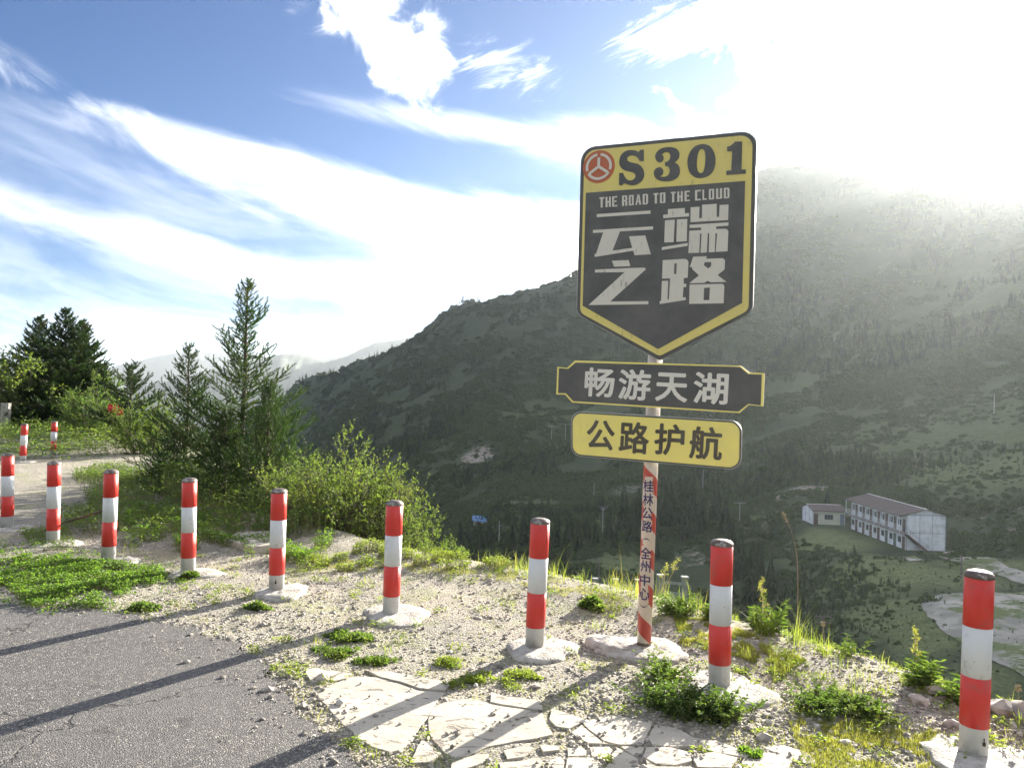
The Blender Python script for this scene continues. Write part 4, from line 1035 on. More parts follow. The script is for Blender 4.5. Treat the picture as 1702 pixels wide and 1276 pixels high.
# ------------------------------------------------------------------ plants
def interp(P, t):
    return P[0]*(1-t)+P[1]*t
def conifer(name, label, loc, h, rad, seed, nb=95, twl=0.34, needle=0.035, nw=0.006, per=16, mat=None, lean=0.0, base=0.10, group='conifers behind the bollards', shape=0.85, updeg=(8, 62), dense=1.0, top_gap=0.0, cat='conifer tree'):
    rg = np.random.default_rng(seed)
    root = empty(name, loc, label, cat, group)
    tr = Acc(); zz = np.linspace(0, 1, 9); wob = np.cumsum(rg.normal(0, h*0.006, (9, 2)), 0)
    tp = np.stack([wob[:, 0]+lean*h*zz, wob[:, 1], h*zz], 1); tp[0] = (0, 0, -0.15)
    r0 = 0.012*h+0.012
    rads = r0*(1-zz)**0.8+0.004
    V, F = segs_geo(tp[:-1], tp[1:], rads[:-1], rads[1:], 7); tr.add(V, F)
    def trunk_at(t): k = np.clip(t, 0, 0.9999)*8; i = int(k); return tp[i]*(1-(k-i))+tp[i+1]*(k-i)
    cr_ = Acc(); A, B, ra, rb = [], [], [], []; NP, ND = [], []
    lv = np.linspace(base, 0.975, nb) + rg.normal(0, 0.006, nb)
    for i, t in enumerate(lv):
        t = float(np.clip(t, base*0.8, 0.99)); az = i*2.39996+rg.uniform(-.5, .5)
        L_ = rad*(1-t)**shape*rg.uniform(0.62, 1.18)+0.05*h*0.3
        if rg.uniform() < top_gap and t > 0.5: L_ *= 0.45
        up_ = R(updeg[0]+(updeg[1]-updeg[0])*t**1.3+rg.normal(0, 6))
        o_ = trunk_at(t); hd = np.array([math.cos(az), math.sin(az), 0]); n_s = 7
        pts = [o_]; a_ = up_-R(16)
        for k in range(n_s):
            a_ += R(40)/n_s*rg.uniform(.6, 1.4); pts.append(pts[-1]+(hd*math.cos(a_)+np.array([0, 0, math.sin(a_)]))*L_/n_s)
        pts = np.array(pts); A += list(pts[:-1]); B += list(pts[1:])
        rbr = (0.0035*h*(1-t)+0.0022)*np.linspace(1, 0.3, n_s+1); ra += list(rbr[:-1]); rb += list(rbr[1:])
        nt_ = max(4, int(L_/0.055*dense)); side = np.array([-hd[1], hd[0], 0])
        for j in range(nt_):
            s_ = (j+0.6)/nt_; kk = s_*n_s*0.999; q = pts[int(kk)]*(1-kk % 1)+pts[int(kk)+1]*(kk % 1)
            dmain = norm(pts[int(kk)+1]-pts[int(kk)])
            tl_ = twl*L_*(1-0.55*s_)*rg.uniform(.6, 1.15)*(0.5+s_ if s_ < .5 else 1)+0.03
            dv = norm(dmain*0.75+side*(1 if j % 2 else -1)*rg.uniform(.55, .95)+np.array([0, 0, rg.uniform(-.05, .45)])+rg.normal(0, .12, 3))
            e = q+dv*tl_+np.array([0, 0, 0.12*tl_]); A.append(q); B.append(e); ra.append(0.0022); rb.append(0.001)
            m_ = max(5, int(per*tl_/0.15)); u = rg.uniform(0.02, 1, m_)[:, None]; NP.append(q+(e-q)*u); ND.append(np.broadcast_to(dv, (m_, 3))*0.9+rg.normal(0, .42, (m_, 3))+np.array([0, 0, .25]))
        m_ = int(per*0.5*L_/0.15); u = rg.uniform(.35, 1, m_); kk = u*n_s*0.999; ii = kk.astype(int); NP.append(pts[ii]+(pts[ii+1]-pts[ii])*(kk-ii)[:, None]); ND.append(norm(pts[ii+1]-pts[ii])+rg.normal(0, .5, (m_, 3)))
    # leader
    m_ = int(per*6); u = rg.uniform(.86, 1.0, m_); NP.append(np.array([trunk_at(x) for x in u])); ND.append(rg.normal(0, .5, (m_, 3))+np.array([0, 0, .9]))
    V, F = segs_geo(A, B, np.array(ra), np.array(rb), 3); cr_.add(V, F, 1)
    NP = np.concatenate(NP); ND = np.concatenate(ND)
    V, F = needles_geo(NP, ND, needle*rg.uniform(.6, 1.25, len(NP)), nw, rg); cr_.add(V, F, 0)
    link('trunk', tr.mesh('trunk', [M_bark], True), root); link('crown', cr_.mesh('crown', [mat or M_needle, M_bark]), root)
    return root
def bush(name, label, loc, w, hgt, seed, nleaf=9000, leaf=0.04, mat=None, cat='bush', group=None, stems=26, spread=0.75, lw=0.5, depth=None, upright=0.35, stemmat=None, low=0.12):
    """woody bush: stems fork outward, leaves sit along the outer twigs"""
    rg = np.random.default_rng(seed); root = empty(name, loc, label, cat, group); depth = depth or w
    A, B, ra, rb = [], [], [], []; tw = []
    for i in range(stems):
        az = rg.uniform(0, 2*math.pi); rr = math.sqrt(rg.uniform(0, 1))
        end = np.array([math.cos(az)*w/2*rr, math.sin(az)*depth/2*rr, hgt*(1-0.45*rr**2)*rg.uniform(.72, 1.05)])
        p = np.array([math.cos(az)*w*.10*rr, math.sin(az)*depth*.10*rr, -0.1]); n = 6; prev = p
        for k in range(1, n+1):
            t = k/n; q = p*(1-t)+end*t + np.array([0, 0, math.sin(t*math.pi)*0.10*hgt]) + rg.normal(0, .025*hgt, 3)*(t < 1)
            A.append(prev); B.append(q); r_ = 0.011*hgt*(1-t*.85)+0.001; ra.append(r_*1.1); rb.append(r_)
            if t > low:
                for _ in range(3):
                    dv = norm(norm(q-prev)*0.8+rg.normal(0, .6, 3)+np.array([0, 0, upright])); L_ = hgt*rg.uniform(.12, .27)*(1.15-0.3*t)
                    e = q+dv*L_; A.append(q); B.append(e); ra.append(0.004*hgt*.6); rb.append(0.0012); tw.append((q, e))
                    for _ in range(2):
                        dv2 = norm(dv+rg.normal(0, .55, 3)+np.array([0, 0, upright*.6])); s_ = q+(e-q)*rg.uniform(.3, 1); e2 = s_+dv2*L_*rg.uniform(.4, .8); A.append(s_); B.append(e2); ra.append(0.0016); rb.append(0.0007); tw.append((s_, e2))
            prev = q
    tw = np.array(tw); k = rg.integers(0, len(tw), nleaf); u = rg.uniform(0.05, 1.05, nleaf)[:, None]
    P = tw[k, 0]+(tw[k, 1]-tw[k, 0])*u; d = norm(tw[k, 1]-tw[k, 0])*0.7+rg.normal(0, .6, (nleaf, 3)); nm = rg.normal(0, .5, (nleaf, 3))+np.array([0, 0, .8])
    ok = P[:, 2] > 0.01; P, d, nm = P[ok], d[ok], nm[ok]
    V, F = leaves_geo(P, d, nm, leaf*rg.uniform(.55, 1.2, len(P)), leaf*lw*rg.uniform(.7, 1.2, len(P)))
    link('foliage', mesh_np('foliage', V, [F], [mat or M_leaf]), root)
    V, F = segs_geo(A, B, np.array(ra), np.array(rb), 4); o_ = link('stem', mesh_np('stem', V, [F], [stemmat or M_bark], None, True), root); o_['kind'] = 'stuff'
    return root
def weed(name, label, loc, hgt, rad, seed, stems=9, leaves=14, leaf=0.06, lw=0.28, mat=None, cat='weed', group=None, spread=0.8, stemmat=None, seedhead=0, tufty=0.0):
    rg = np.random.default_rng(seed); root = empty(name, loc, label, cat, group)
    A, B, ra, rb = [], [], [], []; LP, LD, LL = [], [], []; SH = []
    for i in range(stems):
        az = rg.uniform(0, 6.28); el = R(90-rg.uniform(0, 55)*spread); L_ = hgt*rg.uniform(.6, 1.05)/max(math.sin(el), .5)
        p = np.array([rg.normal(0, rad*.18), rg.normal(0, rad*.18), -0.01]); hd = np.array([math.cos(az), math.sin(az), 0]); n = 6; a_ = el
        for k in range(n):
            a_ += R(rg.uniform(-7, 5)); d = hd*math.cos(a_)+np.array([0, 0, math.sin(a_)]); q = p+d*L_/n
            A.append(p); B.append(q); r_ = (0.0028*(1-k/n)+0.0009)*(0.6+hgt); ra.append(r_); rb.append(r_*.85)
            m = max(1, int(leaves/n*(1.0 if k else .6)+rg.uniform(0, 1)))
            for j in range(m):
                s_ = p+(q-p)*rg.uniform(0, 1); t_ = rg.uniform(0, 6.28)
                LP.append(s_); LD.append(d*rg.uniform(.2, .8)+np.array([math.cos(t_), math.sin(t_), rg.uniform(-.1, .5)])); LL.append(leaf*(1.15-0.6*k/n)*rg.uniform(.6, 1.15))
            p = q
        SH.append((p, d))
    LP = np.array(LP); LD = np.array(LD); LL = np.array(LL)
    V, F = leaves_geo(LP, LD, rg.normal(0, .3, LP.shape)+np.array([0, 0, 1.0]), LL, LL*lw, 0.35)
    link('leaves', mesh_np('leaves', V, [F], [mat or M_leaf2]), root)
    if seedhead:
        P = []; D_ = []
        for p, d in SH[:seedhead]:
            for j in range(10):
                b0 = p-d*hgt*0.03*j; t_ = rg.uniform(0, 6.28); e = b0+norm(d*.6+np.array([math.cos(t_), math.sin(t_), .2]))*hgt*.05*(0.5+j*0.12)
                A.append(b0); B.append(e); ra.append(.0011); rb.append(.0007)
                P += [e+rg.normal(0, .006, 3) for _ in range(9)]; D_ += [norm(rg.normal(0, 1, 3)+np.array([0, 0, .6])) for _ in range(9)]
        V, F = leaves_geo(np.array(P), np.array(D_), rg.normal(0, 1, (len(P), 3)), 0.014*rg.uniform(.7, 1.3, len(P)), 0.006); link('seed_head', mesh_np('seed_head', V, [F], [M_moss]), root)
    V, F = segs_geo(A, B, np.array(ra), np.array(rb), 4); o_ = link('stem', mesh_np('stem', V, [F], [stemmat or M_stem], None, True), root); o_['kind'] = 'stuff'
    return root
def blades(P, Hh, W, rg, lean=0.5, n=3):
    """grass blades, bent ribbons of n segments tapering to a point"""
    m = len(P); az = rg.uniform(0, 6.28, m); hd = np.stack([np.cos(az), np.sin(az), 0*az], 1); sd_ = np.stack([-np.sin(az), np.cos(az), 0*az], 1)
    bend = rg.uniform(.15, 1.0, m)*lean; V = []
    for k in range(n+1):
        t = k/n; c_ = P+hd*(bend*Hh*t*t)[:, None]+np.array([0, 0, 1])*(Hh*(t-0.25*bend*t*t))[:, None]; w_ = (W*(1-t)**0.7)[:, None]*0.5
        if k < n: V += [c_-sd_*w_, c_+sd_*w_]
        else: V.append(c_)
    V = np.stack(V, 1); s_ = V.shape[1]; b_ = (np.arange(m)*s_)[:, None]
    F4 = np.concatenate([b_+np.array([[2*k, 2*k+1, 2*k+3, 2*k+2]]) for k in range(n-1)], 0); F3 = b_+np.array([[2*n-2, 2*n-1, 2*n]])
    return V.reshape(-1, 3), F4, F3

ez = lambda p: (p[0], p[1], hz1(p[0], p[1]))
def onp(px, py): return gp(px, py)
# --- conifers at the back of the platform
def tree_at(px, ytop, d, zbase=None):
    b = at(px, 800, d); X, Y = b[0], d; z = hz1(X, Y) if zbase is None else zbase
    top = at(px, ytop, d)[2]; return (X, Y, z), top-z
loc, h_ = tree_at(393, 462, 11.8, -0.75)
conifer('conifer_tree', 'tallest young conifer, slender open crown against the sky behind the bollards', loc, h_, 1.4, 1, nb=130, twl=0.46, needle=0.052, nw=0.0095, per=40, lean=0.012, mat=M_needle, shape=0.82, top_gap=0.25, dense=1.0, updeg=(-4, 50))
loc, h_ = tree_at(440, 640, 10.6, -0.55)
conifer('conifer_tree', 'short bushy conifer filling the right foot of the tallest conifer', loc, h_, 0.8, 2, nb=100, twl=0.5, needle=0.055, nw=0.008, per=22, mat=M_needle, shape=0.55, base=0.02, updeg=(35, 75))
loc, h_ = tree_at(372, 690, 10.9, -0.55)
conifer('conifer_tree', 'low dense conifer under the tallest conifer, left of its trunk', loc, h_, .7, 12, nb=85, twl=0.5, needle=0.055, nw=0.009, per=22, mat=M_needle_d, shape=0.55, base=0.02, updeg=(20, 65))
loc, h_ = tree_at(308, 573, 13.0, -0.6)
conifer('conifer_tree', 'dark conifer with sparse pointed top just left of the tallest conifer', loc, h_, 1.1, 3, nb=90, twl=0.45, needle=0.055, nw=0.011, per=28, mat=M_needle_d, shape=0.75, lean=0.01, updeg=(0, 52))
loc, h_ = tree_at(283, 720, 12.2, -0.5)
conifer('conifer_tree', 'dark low conifer at the edge of the sandy path, touching the sparse-topped one', loc, h_, .7, 13, nb=70, twl=0.5, needle=0.055, nw=0.010, per=20, mat=M_needle_d, shape=0.5, base=0.02)
loc, h_ = tree_at(213, 608, 21.0, -0.1)
conifer('conifer_tree', 'small open brownish conifer standing alone between the two conifer groups', loc, h_, 1.35, 4, nb=34, twl=0.42, needle=0.08, nw=0.018, per=26, mat=M_needle_d, shape=0.55, base=0.22, updeg=(5, 40))
for px, yt, d, w_, sd_, lab in [(100, 513, 29.0, 1.75, 5, 'tallest dark conifer of the left group, double top'), (127, 532, 29.6, 1.5, 15, 'dark conifer on the right side of the left group'), (52, 524, 30.0, 1.55, 6, 'dark conifer with pointed top near the left edge, left of the double-topped one'), (80, 600, 28.0, 1.6, 16, 'low dark conifer in front of the left group, between the two tops')]:
    loc, h_ = tree_at(px, yt, d, 0.0)
    conifer('conifer_tree', lab, loc, h_, w_*1.3, sd_, nb=135, twl=0.45, needle=0.09, nw=0.026, per=27, mat=M_needle_d, shape=0.85, base=0.03, dense=0.75, updeg=(-12, 38))
# --- leafy bushes
def bsh(px, ytop, ybot_d, w_, lab, seed, z=None, **k):
    loc, h_ = tree_at(px, ytop, ybot_d, z); return bush('bush', lab, loc, w_, h_, seed, **k)
bsh(10, 588, 27.0, 3.0, 'light green leafy tree crown cut by the left edge behind the stone post', 20, 0.0, nleaf=9000, leaf=0.11, mat=M_leaf, stems=30)
bsh(170, 628, 25.5, 2.2, 'light green bush between the left conifers and the small open conifer', 21, -0.1, nleaf=6000, leaf=0.09, mat=M_mug, stems=24)
bsh(243, 668, 19.0, 1.9, 'green bush behind the small open conifer', 22, -0.3, nleaf=7000, leaf=0.07, mat=M_leaf2, stems=24)
bsh(150, 655, 23.5, 2.0, 'mid green bush at the foot of the left conifer group', 23, -0.1, nleaf=5000, leaf=0.08, mat=M_mug, stems=24)
bsh(552, 742, 9.7, 1.6, 'large sunlit leafy bush behind the bollards in the middle of the photo', 24, -0.45, nleaf=17000, leaf=0.036, mat=M_leaf, stems=44, lw=.55)
bsh(625, 770, 9.9, 1.15, 'thin leafy shoots forming the right top of the sunlit bush', 25, -0.75, nleaf=6500, leaf=0.034, mat=M_leaf, stems=20, lw=.55, upright=.8)
bsh(690, 858, 9.6, 1.0, 'small loose bush on the brow right of the large sunlit bush', 26, -0.75, nleaf=5500, leaf=0.03, mat=M_leaf, stems=20, upright=.7)
bsh(745, 905, 9.4, 0.7, 'low green bush on the brow, last of the row of bushes', 27, -0.5, nleaf=2500, leaf=0.03, mat=M_leaf2, stems=14)
bsh(490, 765, 10.4, 1.0, 'leafy bush between the bushy conifer and the large sunlit bush', 28, -0.6, nleaf=6000, leaf=0.036, mat=M_leaf2, stems=20)
M_seed = leaf_mat('seedling_leaves', (0.16, 0.22, 0.045), (0.27, 0.30, 0.08), (0.12, 0.18, 0.04), 0.5, (1.2, 1.3, 0.6))
# --- weed fields and ground cover (nobody could count the plants)
def field(name, polypx, n, hmin, hmax, leaf, mat, seed, lw=.45, lift=True, clump=0.5):
    rg = np.random.default_rng(seed); P = np.array([gp(x, y)[:2] for x, y in polypx]); lo, hi = P.min(0), P.max(0)
    X = rg.uniform(lo[0], hi[0], n*6); Y = rg.uniform(lo[1], hi[1], n*6)
    k = inpoly(P, X, Y) & (vnoise(X*1.1/max(hmax, .15), Y*1.1/max(hmax, .15), seed) > 1-clump-0.25*vnoise(X/1.7, Y/1.7, seed+2)); X, Y = X[k][:n], Y[k][:n]; n = len(X)
    env = 0.35+0.65*vnoise(X/(hmax*1.2+.1), Y/(hmax*1.2+.1), seed+1)
    z = H(X, Y)+rg.uniform(0, 1, n)**0.7*(hmin+(hmax-hmin)*env); Pn = np.stack([X, Y, z], 1)
    d = rg.normal(0, 1, (n, 3)); d[:, 2] = np.abs(d[:, 2])*.4
    V, F = leaves_geo(Pn, d, rg.normal(0, .45, (n, 3))+np.array([0, 0, 1.0]), leaf*rg.uniform(.5, 1.25, n), leaf*lw*rg.uniform(.7, 1.2, n), .2)
    a = Acc(); a.add(V, F, 0)
    k = rg.uniform(0, 1, n) < 0.25; g = H(X[k], Y[k]); B_ = Pn[k]; A_2 = np.stack([X[k]+rg.normal(0, .02, k.sum()), Y[k], g-0.02], 1)
    if lift and k.sum(): V, F = segs_geo(A_2, B_, 0.0022, 0.001, 3); a.add(V, F, 1)
    link(name, a.mesh(name, [mat, M_stem]), kind='stuff')
field('ground_cover', [(-40, 918), (30, 922), (60, 934), (110, 926), (170, 938), (262, 948), (282, 958), (262, 972), (215, 984), (196, 1002), (170, 1014), (110, 1012), (60, 1014), (30, 1000), (10, 976), (-50, 968)], 15000, .01, .07, 0.024, M_clover, 31, .7, clump=.62)
field('ground_cover', [(-60, 900), (60, 905), (180, 920), (330, 945), (330, 972), (270, 1000), (225, 1022), (120, 1026), (20, 1024), (-60, 1000)], 2600, .008, .05, 0.022, M_clover, 131, .8, clump=.32)
field('ground_cover', [(-60, 722), (60, 712), (150, 706), (262, 712), (270, 740), (240, 752), (160, 764), (110, 770), (60, 764), (-60, 762)], 10000, .1, .55, 0.095, M_leaf2, 32, .45, clump=.8)
field('ground_cover', [(100, 706), (420, 706), (420, 730), (300, 740), (230, 736), (150, 712)], 9000, .1, .6, 0.09, M_leaf2, 33, .5, clump=.8)
field('ground_cover', [(120, 795), (165, 780), (240, 790), (330, 800), (400, 850), (430, 905), (330, 900), (250, 905), (170, 898), (95, 880), (85, 862), (150, 850)], 15000, .03, .28, 0.045, M_leaf2, 34, .45, clump=.5)
field('ground_cover', [(190, 850), (330, 862), (480, 885), (560, 900), (520, 940), (400, 930), (290, 918), (200, 905)], 8000, .03, .20, 0.036, M_clover, 35, .5, clump=.28)
field('ground_cover', [(30, 885), (110, 880), (130, 912), (60, 918)], 1500, .02, .1, 0.03, M_leaf2, 36, .5, clump=.5)
field('undergrowth', [(250, 770), (420, 790), (520, 850), (560, 896), (480, 900), (360, 880), (270, 840)], 12000, .05, .5, 0.05, M_mug, 37, .5, clump=.8)
field('ground_cover', [(470, 925), (560, 918), (640, 915), (760, 930), (850, 948), (830, 965), (700, 948), (560, 950), (480, 950)], 5500, .02, .12, 0.026, M_seed, 38, .5, clump=.3)
# low yellow-green growth over the stones, and grass
def grass_scatter(name, n, pick, hgt, wid, mat, seed, lean=.8, nseg=2):
    rg = np.random.default_rng(seed); X, Y = pick(n, rg); n = len(X)
    Hh = hgt*rg.lognormal(0, .35, n); V, F4, F3 = blades(np.stack([X, Y, H(X, Y)-0.004], 1), Hh, wid*rg.uniform(.6, 1.3, n), rg, lean, nseg)
    link(name, mesh_np(name, V, [F4, F3], [mat]), kind='stuff')
def verge(n, rg, f, spread=0.05, per=14, d0=2.0, d1=9.0):
    m = n//per; az = np.radians(rg.uniform(-36, 36, m)); u = rg.uniform(0, 1, m); d = 1/(1/d0+(1/d1-1/d0)*u); X, Y = d*np.tan(az), d
    k = f(X, Y) > rg.uniform(0, 1, m); k &= ~inpoly(ROAD_POLY, X, Y) & ~in_slabs(X, Y); X, Y = X[k], Y[k]
    X = np.repeat(X, per)+rg.normal(0, spread, len(X)*per); Y = np.repeat(Y, per)+rg.normal(0, spread, len(Y)*per)
    k = ~inpoly(ROAD_POLY, X, Y) & ~in_slabs(X, Y) & (sdist(X, Y) < 1.2)
    return X[k], Y[k]
def near_edge(X, Y, w_): s_ = sdist(X, Y); return np.exp(-np.maximum(-s_, 0)/w_)*(s_ < 1.0)
def patchy(X, Y, sc_, seed, lo, hi): return sstep(lo, hi, vnoise(X/sc_, Y/sc_, seed)*.6+vnoise(X/sc_*2.3, Y/sc_*2.3, seed+4)*.4)
grass_scatter('low_grass', 150000, lambda n, rg: verge(n, rg, lambda X, Y: np.clip(0.25+0.9*patchy(X, Y, .55, 3, .45, .7)*(0.25+0.75*sstep(-.5, 2.2, X))+.5*near_edge(X, Y, .5), 0, 1), .045, 16), .020, .0032, M_moss, 51)
grass_scatter('grass', 40000, lambda n, rg: verge(n, rg, lambda X, Y: np.clip(0.75*near_edge(X, Y, .28)+0.10*patchy(X, Y, .4, 13, .5, .7), 0, 1), .035, 22), .065, .004, M_grass, 52, 1.0, 3)
def tall(n, rg):
    px = rg.uniform(930, 1075, n//16); P = [] 
    E_ = EDGE[5:16]; t = rg.uniform(0, 1, n//16); xs = []
    seg = rg.choice([4, 5, 6, 7, 7, 8, 8, 8, 9], n//16)
    for s_, tt in zip(seg, t):
        i = 4+int(s_); a_, b_ = EDGE[i], EDGE[i+1]; xs.append(a_*(1-tt)+b_*tt+rg.normal(0, .08, 2))
    xs = np.repeat(np.array(xs), 16, 0)+rg.normal(0, .03, (len(xs)*16, 2)); return xs[:, 0], xs[:, 1]
grass_scatter('grass', 620, tall, .15, .0045, M_grass, 53, .9, 4)
def patch_pick(poly):
    P_ = np.array([gp(x, y)[:2] for x, y in poly])
    def f(n, rg):
        lo, hi = P_.min(0), P_.max(0); X = rg.uniform(lo[0], hi[0], n); Y = rg.uniform(lo[1], hi[1], n); k = inpoly(P_, X, Y) & (vnoise(X*7, Y*7, 5)*.6+vnoise(X*19, Y*19, 6)*.4 > .47); return X[k], Y[k]
    return f
grass_scatter('low_grass', 60000, patch_pick([(1310, 1200), (1350, 1185), (1450, 1195), (1540, 1215), (1600, 1250), (1560, 1300), (1430, 1310), (1340, 1270)]), .016, .0028, M_moss, 54)
grass_scatter('low_grass', 60000, patch_pick([(1120, 1035), (1180, 1040), (1260, 1070), (1340, 1110), (1300, 1130), (1230, 1100), (1130, 1075)]), .022, .003, M_moss, 55)
grass_scatter('low_grass', 50000, patch_pick([(480, 925), (640, 930), (850, 955), (1000, 990), (1050, 1010), (1020, 1030), (900, 985), (760, 960), (600, 950)]), .024, .0032, M_moss, 56)
# leafy seedlings all over the verge
rg = np.random.default_rng(60); X, Y = verge(60000, rg, lambda X, Y: np.clip(.10+.6*patchy(X, Y, .6, 23, .45, .66)+.6*near_edge(X, Y, .5), 0, 1), .028, 34)
Pn = np.stack([X, Y, H(X, Y)+rg.uniform(0, .035, len(X))], 1); d = rg.normal(0, 1, Pn.shape); d[:, 2] = np.abs(d[:, 2])*.5
V, F = leaves_geo(Pn, d, rg.normal(0, .3, Pn.shape)+np.array([0, 0, 1.]), .027*rg.uniform(.5, 1.3, len(X)), .011, .2)
link('seedlings', mesh_np('seedlings', V, [F], [M_seed]), kind='stuff')

# tufts and single plants one can point to
TUFT = [(743, 1100, .045, .09, 'small round bright green clump in front of the bollard left of the sign pole', M_seed, .02), (800, 1134, .055, .17, 'bright green clump on the gravel above the cracked concrete', M_seed, .02), (868, 1124, .04, .09, 'little bright clump right of the larger bright green clump', M_seed, .02),
        (575, 1062, .05, .11, 'low weed in front of the bollard with the wide footing', M_leaf2, .03), (622, 1098, .04, .09, 'low weed left of the cracked concrete top', M_leaf2, .025), (425, 1015, .07, .07, 'seedling tuft beside the bollard with a black speck', M_leaf2, .035),
        (316, 962, .07, .06, 'little weed growing at the foot of the bollard in front of the conifers', M_leaf2, .035), (1248, 1255, .03, .05, 'tiny green clump at the lower edge of the cracked concrete', M_clover, .02), (238, 1012, .06, .08, 'dark low weed at the right tip of the clover mat', M_leaf2, .03),
        (560, 1085, .04, .12, 'flat seedling patch on the gravel left of the cracked concrete', M_leaf2, .025), (985, 1015, .10, .07, 'leafy seedling on the brow left of the sign pole', M_leaf2, .05)]
for i, (px, py, h_, w_, lab, mt, lf) in enumerate(TUFT):
    p = gp(px, py); rg = np.random.default_rng(200+i); n = int(300+5000*w_)
    nc = int(5+60*w_); cx_ = rg.normal(0, w_*.42, (nc, 2)); cr2 = rg.uniform(.25, .5, nc)*min(w_, .1); ci = rg.integers(0, nc, n); a_ = rg.uniform(0, 6.28, n); r_ = np.sqrt(rg.uniform(0, 1, n))*cr2[ci]; X = (r_*np.cos(a_)+cx_[ci, 0])*1.3; Y = r_*np.sin(a_)+cx_[ci, 1]
    z = h_*rg.uniform(.45, 1.1, nc)[ci]*(1-.6*(r_/cr2[ci])**2)*rg.uniform(.1, 1, n)*np.exp(-(np.hypot(X, Y)/w_)**2*.5); d = np.stack([np.cos(a_), np.sin(a_), .6+0*a_], 1)+rg.normal(0, .6, (n, 3))
    V, F = leaves_geo(np.stack([X, Y, z], 1), d, rg.normal(0, .4, (n, 3))+np.array([0, 0, 1.]), lf*rg.uniform(.5, 1.2, n), lf*.5, .2)
    link('weed_tuft', mesh_np('weed_tuft', V, [F], [mt]), loc=ez(p), label=lab, category='weed')
p = gp(1130, 1178); weed('leafy_weed', 'dark leafy weed clump spreading left of the bollard right of the sign', ez(p), .14, .5, 301, 70, 34, .036, .5, M_mug, spread=1.25)
p = gp(1190, 1190); weed('leafy_weed', 'dense dark green weed clump right at the foot of the bollard by the sign', ez(p), .15, .35, 302, 58, 38, .034, .5, M_mug, spread=1.1)
p = gp(1105, 1130); weed('leafy_weed', 'reddish green weed behind the dark clump, in front of the sign pole footing', ez(p), .14, .3, 303, 40, 30, .034, .5, M_leaf2, spread=1.1)
p = gp(1385, 1178); weed('leafy_weed', 'low spreading leafy weed alone on the gravel between the two rightmost bollards', ez(p), .10, .5, 304, 70, 34, .032, .5, M_mug, spread=1.45)
p = gp(1440, 1190); weed('leafy_weed', 'yellowish low weed touching the right end of the spreading weed', ez(p), .07, .3, 305, 40, 26, .03, .5, M_leaf2, spread=1.5)
p = gp(1285, 1062); weed('tall_weed', 'leafy upright weed on the brow right of the bollard by the sign', ez(p), .26, .2, 306, 11, 26, .07, .26, M_leaf2)
p = gp(1255, 1055); weed('tall_weed', 'smaller leafy weed next to the upright one, nearer the bollard', ez(p), .17, .14, 307, 8, 20, .06, .26, M_leaf2)
p = gp(1527, 1150); weed('tall_weed', 'yellow-topped weed with long leaves just left of the rightmost bollard', ez(p), .20, .2, 308, 10, 24, .085, .2, M_leaf2)
p = gp(1585, 1172); weed('tall_weed', 'low long-leaved weed leaning against the rightmost bollard', ez(p), .13, .2, 309, 8, 18, .09, .18, M_leaf2)
p = gp(1415, 1100); weed('tall_weed', 'small upright weed on the brow halfway between the two rightmost bollards', ez(p), .13, .12, 310, 6, 18, .05, .25, M_leaf2)
p = gp(1130, 1028); weed('leafy_weed', 'dark leafy weed on the brow just right of the sign pole', ez(p), .16, .35, 311, 34, 26, .05, .3, M_mug, spread=1.1)
p = gp(1180, 1040); weed('leafy_weed', 'bright weed with a broad leaf touching the left side of the bollard by the sign', ez(p), .14, .2, 312, 12, 20, .065, .3, M_leaf2)
for px, py, dd, ytop, sd_, lab in [(1100, 1010, 6.6, 905, 320, 'dry seed stalk standing just right of the sign pole'), (1268, 1060, 5.8, 938, 321, 'brown branching seed stalk on the brow behind the upright weed'), (1525, 1140, 4.55, 1047, 322, 'yellow flowering stalk rising from the long-leaved weed')]:
    p = gp(px, py); top = at(px+4, ytop, p[1]); h_ = top[2]-hz1(p[0], p[1])
    weed('seed_stalk', lab, ez(p), h_, .02, sd_, 2, 6, .03, .3, M_leaf2, spread=.16, stemmat=M_drystem, seedhead=2, cat='dry stalk')
# one long curved grass stalk
def stalk(pts, lab, r=.0022):
    P = [at(x, y, d) for x, y, d in pts]; base = P[0]; g = hz1(base[0], base[1]); b_ = []
    for p in P: b_.append(p-np.array([base[0], base[1], g]))
    b_[0][2] = -0.02; A = np.array(b_); root = link('grass_stalk', None, loc=(base[0], base[1], g), label=lab, category='grass stalk')
    t_ = np.linspace(0, len(A)-1.001, 30); i = t_.astype(int); Q = []
    for tt, ii in zip(t_, i):
        p0, p1, p2, p3 = A[max(ii-1, 0)], A[ii], A[min(ii+1, len(A)-1)], A[min(ii+2, len(A)-1)]; u = tt-ii
        Q.append(.5*((2*p1)+(-p0+p2)*u+(2*p0-5*p1+4*p2-p3)*u*u+(-p0+3*p1-3*p2+p3)*u**3))
    Q = np.array(Q); rr = np.linspace(r, r*.5, 30); V, F = segs_geo(Q[:-1], Q[1:], rr[:-1], rr[1:], 4); link('stem', mesh_np('stem', V, [F], [M_drystem], None, True), root)
    rg = np.random.default_rng(5); m = 60; k = rg.integers(25, 29, m); V, F = leaves_geo(Q[k]+rg.normal(0, .004, (m, 3)), (Q[k+1]-Q[k])*30+rg.normal(0, .4, (m, 3)), rg.normal(0, 1, (m, 3)), .018, .006); link('seed_head', mesh_np('seed_head', V, [F], [M_drystem]), root)
stalk([(1324, 1062, 5.55), (1326, 1000, 5.55), (1325, 930, 5.55), (1316, 885, 5.5), (1301, 851, 5.45)], 'single long grass stalk curving high to the left over the brow')
stalk([(1372, 1100, 5.2), (1370, 1060, 5.2), (1368, 1034, 5.2)], 'short brown dry stalk on the brow right of the long grass stalk')
